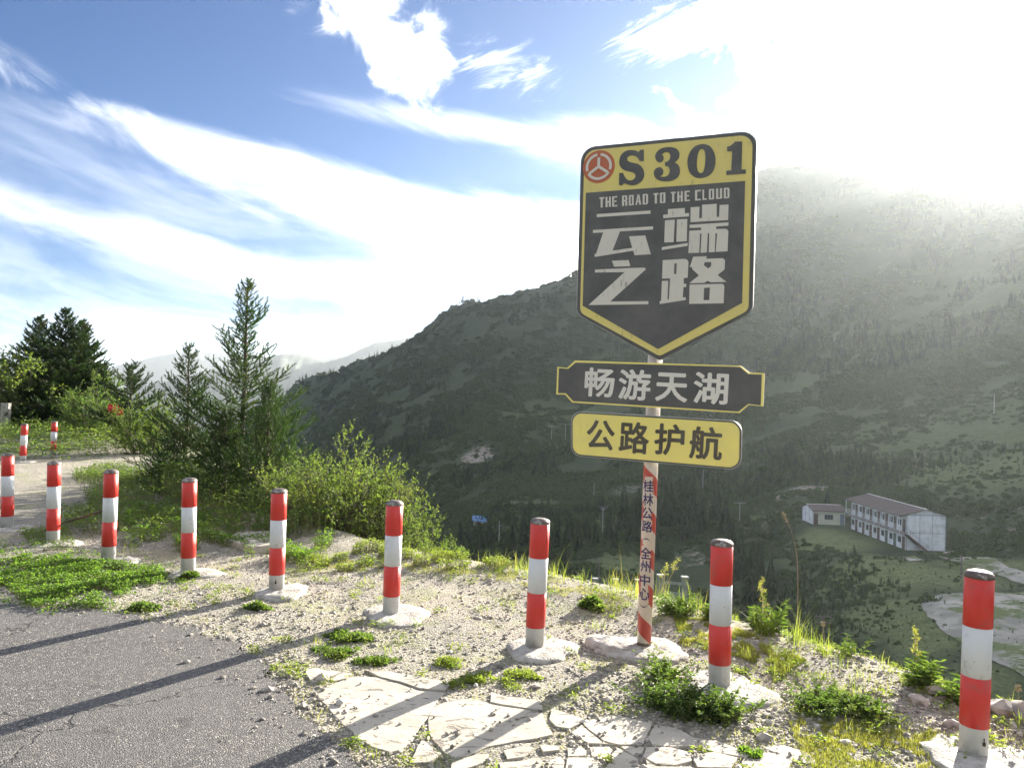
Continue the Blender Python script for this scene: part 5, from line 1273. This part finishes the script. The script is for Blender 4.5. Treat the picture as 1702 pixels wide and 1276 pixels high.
stalk([(1694, 1200, 4.1), (1694, 1170, 4.1), (1692, 1140, 4.1)], 'thin dry stalk at the right edge behind the rightmost bollard', .0015)

# rusty rod leaning between two bollards, concrete slab, stone post, red scrap
a, b = gp(103, 870), at(172, 848, 7.6); rod = MB(); rod.bar(a, b, .011, 8); rod.bar(a+(b-a)*.5, a+(b-a)*.62, .0125, 8)
rod.build('rusty_rod', M_rust, label='thin rusty iron rod lying aslant between two bollards on the left', category='iron rod')
sl = prism([tuple(gp(x, y)[:2]) for x, y in [(375, 905), (395, 893), (455, 890), (475, 898), (470, 912), (420, 918)]], 0.06, -.02, None, 'concrete_slab', M_slab, bevel=.01); sl['label'] = 'flat beige concrete slab lying in the weeds under the conifers'; sl['category'] = 'concrete slab'
c_ = at(9, 700, 26.0); top = at(9, 671, 26.0)[2]
sp_ = empty('stone_post', (c_[0], c_[1], 0), 'grey upright stone post with worn lettering at the left edge', 'stone post')
b_ = MB(); b_.box(-.13, .13, -.08, .08, -.1, top); b_.box(-.135, .135, -.085, .085, top, top+.03); b_.build('shaft', M_conc, sp_)
b_ = MB(); b_.box(-.24, .24, -.2, .2, -.05, .10); b_.build('plinth', M_rust, sp_)
for k in range(4): g_ = MB(); z = top-.12-.13*k; g_.box(-.045, .045, -.0845, -.080, z-.035, z-.028); g_.box(-.04, .04, -.0845, -.080, z, z+.007); g_.box(-.006, .006, -.0848, -.080, z-.04, z+.03); g_.build('engraved_mark', M_brn, sp_)
M_rag = simple('red_cloth', (.62, .05, .04), (.45, .03, .03), 20, .8)
p = at(192, 681, 20.3); b_ = bmesh.new(); bmesh.ops.create_grid(b_, x_segments=12, y_segments=12, size=.17)
for v in b_.verts: n_1 = fbm(np.array([v.co.x*9]), np.array([v.co.y*9]), 3, 4)[0]; v.co = (v.co.x*1.2, n_1*.12, v.co.y*.65*(1+.3*n_1)-v.co.x*.3)
me = bpy.data.meshes.new('red_rag'); b_.to_mesh(me); b_.free(); me.materials.append(M_rag); link('red_rag', me, loc=p, label='red rag caught in the twigs beside the small open conifer', category='rag')
# concrete railing on the lower road, seen over the brow
M_rail = simple('grey_railing', (.19, .20, .21), (.13, .14, .15), 3, .8)
def rail(px0, px1, y0, d0, d1, n, lab):
    A = at(px0, y0, d0); B = at(px1, y0+4, d1); g = min(A[2], B[2])-1.6; root = empty('concrete_railing', (A[0], A[1], g), lab, 'railing', 'concrete railings below the brow')
    for k in range(n):
        q = (B-A)*k/max(n-1, 1); b_ = MB(); b_.box(q[0]-.14, q[0]+.14, q[1]-.14, q[1]+.14, -1, A[2]-g+.15+q[2]); b_.box(q[0]-.18, q[0]+.18, q[1]-.18, q[1]+.18, A[2]-g+.15+q[2], A[2]-g+.27+q[2]); b_.build('post', M_rail, root)
    for dz_, th in ((-.12, .10), (-.85, .55)):
        b_ = MB(); q = B-A
        for s_ in (0,): b_.poly([(0, .05, A[2]-g+dz_-th), (q[0], q[1]+.05, A[2]-g+q[2]+dz_-th), (q[0], q[1]+.05, A[2]-g+q[2]+dz_+th*.4), (0, .05, A[2]-g+dz_+th*.4), (0, -.05, A[2]-g+dz_-th), (q[0], q[1]-.05, A[2]-g+q[2]+dz_-th), (q[0], q[1]-.05, A[2]-g+q[2]+dz_+th*.4), (0, -.05, A[2]-g+dz_+th*.4)], [(0,1,2,3),(7,6,5,4),(0,4,5,1),(1,5,6,2),(2,6,7,3),(3,7,4,0)])
        b_.build('panel', M_rail, root)
    return root
rail(1097, 1138, 962, 44, 41, 2, 'grey concrete railing with two tall posts right of the sign pole, below the brow')
rail(958, 1060, 966, 52, 46, 4, 'low grey concrete railing with short posts left of the sign pole, below the brow')

# ------------------------------------------------------------------ valley: buildings
M_wall = simple('white_panel_wall', (.64, .68, .72), (.42, .44, .44), .9, .6, 0, 0, 3, .4, .75)
M_wall2 = simple('cream_panel_wall', (.58, .58, .48), (.50, .50, .42), .6, .6)
M_trim = simple('blue_grey_trim', (.20, .24, .30), (.15, .18, .23), 2, .6)
M_roof = simple('brown_roof_sheet', (.080, .055, .048), (.055, .04, .036), .7, .8)
M_ridge = simple('pale_ridge_cap', (.60, .58, .55), None, 2, .5)
M_door = simple('brown_door', (.085, .05, .045), (.06, .035, .03), 3, .6)
M_gdoor = simple('green_door', (.045, .10, .075), None, 3, .6)
M_win = simple('window_frame', (.30, .30, .30), None, 3, .5)
M_glass, _nt, _b = new_mat('dark_window_glass'); _b.inputs['Base Color'].default_value = (.035, .045, .055, 1); _b.inputs['Roughness'].default_value = .08
M_slabg = simple('balcony_slab', (.28, .25, .24), None, 2, .8)
zg = -21.65
bx0, by0, bW, bL, bH = 66.1, 128.0, 6.6, 20.5, 5.85
bd = empty('dormitory_building', (bx0, by0, zg), 'long two-storey white prefab building with brown roof and balcony in the valley', 'building')
def part(name, mb, mat, parent): return mb.build(name, mat, parent)
b_ = MB(); b_.box(0, .12, 0, bL, -1, bH-.02); part('wall', b_, M_wall, bd)
b_ = MB(); b_.box(bW-.12, bW, 0, bL, -1, bH-.02); part('wall', b_, M_wall, bd)
for yy in (0, bL):
    b_ = MB(); s_ = .12 if yy == 0 else -.12
    y0, y1 = min(yy, yy+s_)-.003, max(yy, yy+s_)+.003
    b_.poly([(0, y0, -1), (bW, y0, -1), (bW, y0, bH), (bW/2, y0, bH+.85), (0, y0, bH), (0, y1, -1), (bW, y1, -1), (bW, y1, bH), (bW/2, y1, bH+.85), (0, y1, bH)], [(0,1,2,3,4),(9,8,7,6,5),(0,5,6,1),(1,6,7,2),(2,7,8,3),(3,8,9,4),(4,9,5,0)])
    g_ = part('gable_wall', b_, M_wall, bd)
    if yy == 0:
        for xx in (.1, bW*.345, bW*.66, bW-.1): t_ = MB(); t_.box(xx-.03, xx+.03, -.03, -.004, 0, bH); part('joint_strip', t_, M_trim, g_)
        t_ = MB(); t_.box(.14, bW-.14, -.035, -.005, bH-.08, bH+.02); part('joint_strip', t_, M_trim, g_)
        t_ = MB(); t_.box(.14, bW-.14, -.032, -.005, bH*.48, bH*.48+.05); part('joint_strip', t_, M_trim, g_)
def roofing(W, L, Hh, rise, oh, parent, ohx0=None):
    ohx0 = oh if ohx0 is None else ohx0
    for sgn in (0, 1):
        b_ = MB(); xa, xb = (-ohx0, W/2-.04) if sgn == 0 else (W+oh, W/2+.04); sl_ = rise/(W/2); za = Hh+.06-(ohx0 if sgn == 0 else oh)*sl_; zb_ = Hh+rise+.06
        for y0, y1 in ((-.35, L+.35),):
            b_.poly([(xa, y0, za), (xb, y0, zb_), (xb, y1, zb_), (xa, y1, za), (xa, y0, za+.09), (xb, y0, zb_+.09), (xb, y1, zb_+.09), (xa, y1, za+.09)], [(0,1,2,3),(7,6,5,4),(0,4,5,1),(1,5,6,2),(2,6,7,3),(3,7,4,0)])
        r_ = part('roof_slope', b_, M_roof, parent)
        c2 = MB(); nn = int(L/1.0)
        for k in range(nn+1):
            y = -.3+k*(L+.6)/nn; c2.poly([(xa, y-.03, za+.092), (xb, y-.03, zb_+.092), (xb, y+.03, zb_+.092), (xa, y+.03, za+.092), (xa, y, za+.13), (xb, y, zb_+.13)], [(0,1,5,4),(3,4,5,2),(0,4,3),(1,2,5)])
        o_ = part('roof_seam', c2, M_roof, r_); o_['kind'] = 'stuff'
    b_ = MB(); b_.poly([(W/2-.22, -.36, Hh+rise+.10), (W/2, -.36, Hh+rise+.20), (W/2+.22, -.36, Hh+rise+.10), (W/2-.22, L+.36, Hh+rise+.10), (W/2, L+.36, Hh+rise+.20), (W/2+.22, L+.36, Hh+rise+.10)], [(0,1,4,3),(1,2,5,4),(0,2,1),(3,4,5),(0,3,5,2)]); part('ridge_cap', b_, M_ridge, parent)
roofing(bW, bL, bH, .85, .3, bd, 1.35)
b_ = MB(); b_.box(-1.15, 0, -.1, bL, 2.72, 2.88); part('balcony_slab', b_, M_slabg, bd)
for k in range(8):
    yy = .06+k*(bL-.12)/7; b_ = MB(); b_.box(-1.12, -1.03, yy-.045, yy+.045, 2.881, bH+.06-1.1*.85/(bW/2)+.01); part('balcony_post', b_, M_wall, bd)
rl = MB()
for z in (3.3, 3.6, 3.95): rl.box(-1.10, -1.05, 0, bL, z-.02, z+.02)
rail_ = part('balcony_railing', rl, M_wall, bd)
nb_ = 46
for k in range(nb_):
    yy = .15+k*(bL-.3)/(nb_-1); b_ = MB(); b_.box(-1.085, -1.065, yy-.012, yy+.012, 2.885, 3.93); part('baluster', b_, M_wall, rail_)
nbay = 7
for st in (0, 1):
    z0 = 0 if st == 0 else 2.88
    for k in range(nbay):
        y0 = k*bL/nbay
        dm = M_gdoor if k in (1, 2) and st == 0 else M_door
        b_ = MB(); b_.box(-.05, -.003, y0+.25, y0+1.15, z0+.02, z0+2.15); dr = part('door', b_, dm, bd)
        t_ = MB(); t_.box(-.08, -.05, y0+.35, y0+.40, z0+1.0, z0+1.15); part('handle', t_, M_ridge, dr)
        t_ = MB(); t_.box(-.04, -.003, y0+1.5, y0+2.55, z0+.95, z0+1.95); wf = part('window', t_, M_win, bd)
        for j in range(2):
            t_ = MB(); ya = y0+1.55+j*.49; t_.box(-.046, -.041, ya, ya+.46, z0+1.0, z0+1.9); part('pane', t_, M_glass, wf)
# stair from the balcony down across the gable
sr = MB(); nst = 15
for k in range(nst):
    xx = -.3+k*.235; zz = 2.72-k*.19; sr.box(xx, xx+.26, -1.05, -.12, zz-.04, zz)
stair = part('stair', sr, M_slabg, bd)
for yy in (-1.07, -.13):
    t_ = MB(); t_.poly([(-.3, yy, 2.45), (3.4, yy, -.35), (3.4, yy, .0), (-.3, yy, 2.8), (-.3, yy+.04, 2.45), (3.4, yy+.04, -.35), (3.4, yy+.04, .0), (-.3, yy+.04, 2.8)], [(0,1,2,3),(7,6,5,4),(0,4,5,1),(1,5,6,2),(2,6,7,3),(3,7,4,0)]); part('stringer', t_, M_door, stair)
t_ = MB(); t_.bar((-.3, -1.05, 3.75), (3.3, -1.05, .95), .03); t_.bar((-.3, -1.05, 3.35), (3.3, -1.05, .55), .02); t_.bar((-1.1, -1.05, 3.75), (-.3, -1.05, 3.75), .03)
for k in range(9): xx = -.3+k*.45; t_.bar((xx, -1.05, 2.75-(xx+.3)*.78), (xx, -1.05, 3.75-(xx+.3)*.78), .02)
part('handrail', t_, M_trim, stair)
t_ = MB(); t_.box(-1.15, -.3, -1.08, -.101, 2.72, 2.88); part('landing', t_, M_slabg, bd)
# small building
sb = empty('small_building', (60.4, 152.8, zg), 'small single-storey hut with white gable and cream front left of the long building', 'building')
sW, sL, sH = 6.4, 5.6, 2.75
sb.rotation_euler = (0, 0, R(0))
b_ = MB()
b_.poly([(0, 0, -1.5), (0, sL, -1.5), (0, sL, sH), (0, sL/2, sH+.75), (0, 0, sH), (.1, 0, -1.5), (.1, sL, -1.5), (.1, sL, sH), (.1, sL/2, sH+.75), (.1, 0, sH)], [(4,3,2,1,0),(5,6,7,8,9),(0,1,6,5),(1,2,7,6),(2,3,8,7),(3,4,9,8),(4,0,5,9)])
gw = part('gable_wall', b_, M_wall, sb)
for yy in (.08, sL*.33, sL*.66, sL-.08): t_ = MB(); t_.box(-.03, -.004, yy-.03, yy+.03, 0, sH); part('joint_strip', t_, M_trim, gw)
b_ = MB(); b_.box(.102, sW, .003, .12, -1.5, sH); part('wall', b_, M_wall2, sb)
b_ = MB(); b_.box(.102, sW, sL-.12, sL, -1.5, sH); part('wall', b_, M_wall2, sb)
b_ = MB(); b_.box(sW-.1, sW, .122, sL-.122, -1.5, sH); part('wall', b_, M_wall2, sb)
for x0, x1 in ((.15, 1.0), (5.4, 6.25)): t_ = MB(); t_.box(x0, x1, -.05, 0, 0, 2.1); d_ = part('door', t_, M_door if x0 < 1 else M_trim, sb); t_ = MB(); t_.box(x1-.15, x1-.1, -.08, -.051, 1, 1.12); part('handle', t_, M_ridge, d_)
t_ = MB(); t_.box(2.3, 4.0, -.04, 0, 1.0, 2.0); wf = part('window', t_, M_win, sb)
for j in range(3): t_ = MB(); t_.box(2.35+j*.55, 2.85+j*.55, -.046, -.041, 1.05, 1.95); part('pane', t_, M_glass, wf)
for sgn in (0, 1):
    b_ = MB(); ya, yb_ = (-.5, sL/2-.03) if sgn == 0 else (sL+.4, sL/2+.03); sl_ = .75/(sL/2); za = sH+.05-(.5 if sgn == 0 else .4)*sl_; zb_ = sH+.80
    b_.poly([(-.3, ya, za), (sW+.3, ya, za), (sW+.3, yb_, zb_), (-.3, yb_, zb_), (-.3, ya, za+.08), (sW+.3, ya, za+.08), (sW+.3, yb_, zb_+.08), (-.3, yb_, zb_+.08)], [(0,3,2,1),(4,5,6,7),(0,1,5,4),(1,2,6,5),(2,3,7,6),(3,0,4,7)]); part('roof_slope', b_, M_roof, sb)
b_ = MB(); b_.box(-.31, sW+.31, sL/2-.15, sL/2+.15, sH+.86, sH+.95); part('ridge_cap', b_, M_ridge, sb)
# blue-roofed hut
p = hit(786, 876); hut = empty('blue_roofed_hut', (p[0], p[1], p[2]), 'tiny hut with a blue roof among the dark valley trees', 'hut')
M_blroof = simple('blue_roof', (.10, .22, .42), None, 2, .5)
b_ = MB(); b_.box(0, 3.6, 0, 3, -1, 1.6); b_.build('wall', M_wall2, hut)
b_ = MB(); b_.poly([(-.3, -.4, 1.55), (3.9, -.4, 1.35), (3.9, 3.4, 2.2), (-.3, 3.4, 2.4), (-.3, -.4, 1.65), (3.9, -.4, 1.45), (3.9, 3.4, 2.3), (-.3, 3.4, 2.5)], [(0,3,2,1),(4,5,6,7),(0,1,5,4),(1,2,6,5),(2,3,7,6),(3,0,4,7)]); b_.build('roof', M_blroof, hut)
t_ = MB(); t_.box(1.2, 2.1, -.04, -.003, 0, 1.35); t_.build('door', M_door, hut)

# --- concrete yard, drive and stream bed draped on the valley floor
M_yard = simple('pale_concrete_yard', (.36, .34, .30), (.22, .215, .185), .22, .95, 0, 0, 3, .4, .6, .15)
def drape(name, px, mat, lift, grid, amp=.5, seed=1):
    P = [hit(x, y, 40)[:2] for x, y in px]; P = rough_line(P, 1.2, amp, seed, True); A = np.array(P)
    x0, y0 = A.min(0); x1, y1 = A.max(0); gx, gy = np.meshgrid(np.arange(x0, x1, grid), np.arange(y0, y1, grid)); k = inpoly(A, gx.ravel(), gy.ravel())
    pts = [Vector(p) for p in P]+[Vector(p) for p in zip(gx.ravel()[k], gy.ravel()[k])]
    v2, e2, f2, *_ = mgeo.delaunay_2d_cdt(pts, [(i, (i+1) % len(P)) for i in range(len(P))], [], 1, 1e-4)
    X = np.array([v.x for v in v2]); Y = np.array([v.y for v in v2]); Z = H(X, Y)+lift
    me = bpy.data.meshes.new(name); me.from_pydata(np.stack([X, Y, Z], 1).tolist(), [], [tuple(f) for f in f2]); me.materials.append(mat)
    for p in me.polygons: p.use_smooth = True
    link(name, me, kind='structure')
_m, _nt, _b = M_yard, NT(M_yard.node_tree), M_yard.node_tree.nodes['Principled BSDF']
_tc = coords(_nt); _g = _nt.ramp(_nt.math('ADD', _nt.noise(_tc, .13, 5, .6), _nt.math('MULTIPLY', _nt.noise(_tc, 1.3, 4, .7), .35)), .66, .74)
_old = _b.inputs['Base Color'].links[0].from_socket; _nt.put(_b.inputs['Base Color'], _nt.mix(_g, _old, (.11, .14, .055, 1)))
drape('concrete_yard', [(1532, 1000), (1560, 990), (1610, 985), (1700, 985), (1780, 990), (1790, 1150), (1702, 1128), (1660, 1105), (1620, 1082), (1585, 1062), (1555, 1040), (1538, 1020)], M_yard, .12, 1.0, .6, 3)
drape('concrete_drive', [(1548, 921), (1582, 917), (1625, 924), (1680, 945), (1740, 960), (1730, 975), (1660, 958), (1610, 940), (1570, 930)], M_yard, .14, .8, .35, 4)
drape('footpath', [(1498, 926), (1520, 924), (1534, 932), (1512, 934)], M_yard, .14, .8, .2, 5)

# --- utility poles in the valley
M_pole = simple('concrete_pole', (.40, .40, .38), None, 3, .7); M_wood = simple('weathered_pole', (.16, .14, .12), None, 3, .8)
POLES = [(916, 752, 708, 'T', 'left one of the twin lamp-like poles high on the slope left of the yellow board', 0), (939, 746, 705, 'T', 'right one of the twin poles high on the slope left of the yellow board', 0), (987, 830, 802, '', 'short plain pole beside the brown earth patch in the valley', 0), (1001, 893, 842, 'Y', 'valley pole with fan-shaped top left of the striped sign pole', 0),
         (1168, 812, 781, '', 'thin pale pole just under the right end of the yellow board', 0), (1229, 872, 836, 'T', 'pole with small crossarm right of the bollard by the sign', 0), (995, 965, 930, 'T', 'dark crossarm pole low in the valley left of the sign pole', 1),
         (1598, 962, 922, '', 'dark wooden pole standing beside the concrete drive', 1), (1368, 1062, 1023, 'TT', 'crossarm pole whose top shows over the brow right of the long grass stalk', 1), (1652, 690, 655, '', 'pale pole on the glaring slope near the right edge', 0), (829, 905, 866, '', 'bare pale pole among the dark valley cedars', 0)]
for px, yb_, yt, kind, lab, dk in POLES:
    p = hit(px, yb_); h_ = (yb_-yt)/FPX*p[1]*1.0; root = empty('utility_pole', tuple(p), lab, 'utility pole', 'utility poles in the valley')
    mt = M_wood if dk else M_pole; r_ = max(.10, .00042*p[1]*(1 if not dk else 1.1))
    b_ = MB(); b_.bar((0, 0, -.5), (0, 0, h_), r_, 8, r2=r_*.7); b_.build('shaft', mt, root)
    if kind in ('T', 'TT'):
        for j in range(len(kind)):
            c2 = MB(); w_ = max(1.0, .008*p[1]); z = h_-.15-.7*j; c2.bar((-w_, 0, z), (w_, 0, z), r_*.6, 4)
            for s_ in (-.85, -.4, .4, .85): c2.bar((s_*w_, 0, z), (s_*w_, 0, z+.3), r_*.5, 5)
            c2.build('crossarm', mt, root)
    if kind == 'Y':
        c2 = MB()
        for s_ in (-1, -.45, .45, 1): c2.bar((0, 0, h_-1.0), (s_*1.2, 0, h_+.2), r_*.45, 4)
        c2.build('crossarm', mt, root)

# --- cedars one can tell apart in the valley
def low_conifer(seed, n=420):
    rg = np.random.default_rng(seed); t = rg.uniform(0.02, 1, n)**.85; az = rg.uniform(0, 6.28, n); r_ = .17*(1-t)**.8*(1+.25*np.sin(3*az+5*t))
    P = np.stack([r_*.25*np.cos(az), r_*.25*np.sin(az), t], 1); d = np.stack([np.cos(az), np.sin(az), -.35+.9*t*0+.2*t], 1)
    V, F = leaves_geo(P, d, np.stack([0*az, 0*az, 1+0*az], 1)+rg.normal(0, .3, (n, 3)), r_*.85+.02, .055*(1.1-t), .5)
    return V, F
M_dcedar = leaf_mat('valley_cedar', (.024, .042, .022), (.042, .064, .030), None, .15); M_dbush = leaf_mat('hillside_bush', (.050, .080, .036), (.080, .112, .048), None, .2)
crownm = []
for s_ in range(3): V, F = low_conifer(400+s_); crownm.append(mesh_np('crown', V, [F], [M_dcedar]))
trm = MB(); trm.bar((0, 0, -.08), (0, 0, .95), .016, 6, r2=.003); trunkm = trm.mesh('trunk', [M_bark])
CED = [(1036, 882, 806), (1060, 880, 812), (1052, 905, 832), (1085, 895, 800), (1110, 880, 790), (1130, 872, 796), (1150, 880, 800), (1140, 900, 822), (1165, 890, 815), (1190, 868, 800), (1205, 890, 830), (1215, 930, 860), (1230, 960, 880), (1250, 1000, 900), (1262, 960, 900), (1280, 990, 925), (870, 905, 850), (888, 915, 862), (905, 905, 850), (925, 915, 858), (945, 905, 846),
       (960, 915, 862), (975, 900, 858), (990, 912, 870), (1012, 900, 850), (1022, 915, 872), (850, 915, 868), (797, 910, 872), (812, 905, 862), (765, 900, 866), (900, 935, 895), (935, 945, 900), (1090, 930, 890), (1210, 1000, 930), (1300, 1040, 960), (1000, 855, 820), (1375, 838, 812), (1440, 815, 795)]
for i, (px, yb_, yt) in enumerate(CED):
    p = hit(px, yb_); h_ = (yb_-yt)/FPX*p[1]
    lab, grp = (('dark cedar in the valley clump seen behind the bollard left of the sign pole', 'cedars behind the bollard left of the pole') if px < 955 else ('dark cedar in the valley seen just left of the striped sign pole', 'cedars left of the sign pole') if px < 1070 else ('dark pointed cedar in the valley between the sign pole and the next bollard right', 'cedars right of the sign pole') if px < 1195 else ('dark cedar on the bank below the white buildings, right of the bollard', 'cedars below the white buildings')); o = empty('valley_cedar', tuple(p), lab, 'cedar tree', grp); o.rotation_euler = (0, 0, i*1.7); o.scale = (h_*1.15, h_*1.15, h_)
    for nm, me in (('crown', crownm[i % 3]), ('trunk', trunkm)): c2 = link(nm, me, o)

# --- hillside woods: thousands of crowns that read as one cover
def clump(seed, n=150, flat_=0.8):
    rg = np.random.default_rng(seed); d = norm(rg.normal(0, 1, (n, 3))); d[:, 2] = np.abs(d[:, 2]); rr = rg.uniform(.55, 1.0, n)*(1+.25*np.sin(d[:, 0]*5+seed)*np.cos(d[:, 1]*4))
    P = d*rr[:, None]*np.array([1, 1, flat_]); V, F = leaves_geo(P*.8, d+rg.normal(0, .5, (n, 3)), rg.normal(0, .6, (n, 3))+d, .42, .36, .3); return V, F
src = []
for s_ in range(3):
    V, F = clump(500+s_); src.append(bpy.data.objects.new('woods_bush_%d' % s_, mesh_np('woods_bush', V, [F], [M_dbush])))
V, F = low_conifer(450, 160); src.append(bpy.data.objects.new('woods_cedar', mesh_np('woods_cedar', V*np.array([4, 4, 4.0]), [F], [M_dcedar])))
def woods(name, X, Y, size, obj):
    Z = H(X, Y); me = bpy.data.meshes.new(name); me.vertices.add(len(X)); me.vertices.foreach_set('co', np.stack([X, Y, Z-.1*size], 1).astype(np.float32).ravel())
    a = me.attributes.new('size', 'FLOAT', 'POINT'); a.data.foreach_set('value', size.astype(np.float32))
    o = link(name, me, kind='stuff'); ng = bpy.data.node_groups.new(name, 'GeometryNodeTree'); ng.interface.new_socket('Geometry', in_out='INPUT', socket_type='NodeSocketGeometry'); ng.interface.new_socket('Geometry', in_out='OUTPUT', socket_type='NodeSocketGeometry')
    N = ng.nodes; L_ = ng.links; gi = N.new('NodeGroupInput'); go = N.new('NodeGroupOutput'); ip = N.new('GeometryNodeInstanceOnPoints'); oi = N.new('GeometryNodeObjectInfo'); oi.inputs['Object'].default_value = obj
    at_ = N.new('GeometryNodeInputNamedAttribute'); at_.data_type = 'FLOAT'; at_.inputs['Name'].default_value = 'size'; rv = N.new('FunctionNodeRandomValue'); rv.data_type = 'FLOAT_VECTOR'; rv.inputs[0].default_value = (0, 0, 0); rv.inputs[1].default_value = (.2, .2, 6.28)
    L_.new(gi.outputs[0], ip.inputs['Points']); L_.new(oi.outputs['Geometry'], ip.inputs['Instance']); L_.new(at_.outputs['Attribute'], ip.inputs['Scale']); L_.new(rv.outputs[0], ip.inputs['Rotation']); L_.new(ip.outputs[0], go.inputs[0])
    md = o.modifiers.new('scatter', 'NODES'); md.node_group = ng
rg = np.random.default_rng(77); n = 90000; az = np.radians(rg.uniform(-40, 46, n)); d_ = np.exp(rg.uniform(math.log(62), math.log(1050), n)); X = d_*np.sin(az); Y = d_*np.cos(az)
cov = vnoise(X/35, Y/35, 91)*.5+vnoise(X/11, Y/11, 92)*.5
gr_ = soft_px([(1400, 895, 10, 12, .55), (1450, 930, 10, 8, .5), (1500, 1020, 9, 10, .3), (1570, 960, 12, 12, 1), (1030, 935, 6, 10, 1), (1600, 720, 40, 60, .55), (1680, 790, 25, 28, .7), (1640, 1050, 16, 22, 1), (1700, 1000, 14, 16, 1), (1690, 950, 12, 12, 1), (795, 760, 12, 30, 1), (1310, 815, 9, 6, 1), (1040, 812, 8, 12, .9), (1150, 930, 4, 14, 1), (1130, 1000, 4, 10, 1), (1440, 850, 8, 8, 1), (1650, 870, 16, 10, .8)], X, Y)
bld = ((X > 63) & (X < 75) & (Y > 125) & (Y < 151)) | ((X > 58) & (X < 69) & (Y > 150) & (Y < 161)) | ((X > 55) & (X < 66) & (Y > 118) & (Y < 152))
k = (cov > .30+.12*sstep(300, 900, d_)) & (gr_ < rg.uniform(.0, 1.15, n)) & ~bld; X, Y, d_, cov = X[k], Y[k], d_[k], cov[k]; n = len(X)
size = (0.45+rg.lognormal(0, .45, n)*.55)*np.clip(d_/260, .42, 2.3)*(.6+cov)*(1-.6*np.clip(gr_[k], 0, 1))
# keep crowns low beside the buildings and the brow line of sight
which = rg.integers(0, 3, n); con = (vnoise(X/50, Y/50, 95) > .60) & (rg.uniform(0, 1, n) < .45)
for s_ in range(3): m_ = (which == s_) & ~con; woods('hillside_woods', X[m_], Y[m_], size[m_], src[s_])
woods('hillside_woods', X[con], Y[con], size[con]*.62, src[3])

# ------------------------------------------------------------------ haze
hb = MB(); hb.box(-7600, 7600, -7600, 7600, -420, 300)
hm = bpy.data.materials.new('haze'); hm.use_nodes = True; hn = NT(hm.node_tree); hn.n.remove(hn.n['Principled BSDF'])
pv = hn.new('ShaderNodeVolumePrincipled'); pv.inputs['Color'].default_value = (.82, .90, .97, 1); pv.inputs['Density'].default_value = HAZE_DENSITY; pv.inputs['Anisotropy'].default_value = HAZE_G
hn.l.new(pv.outputs[0], hn.n['Material Output'].inputs['Volume'])
hb.build('haze', hm, kind='stuff')
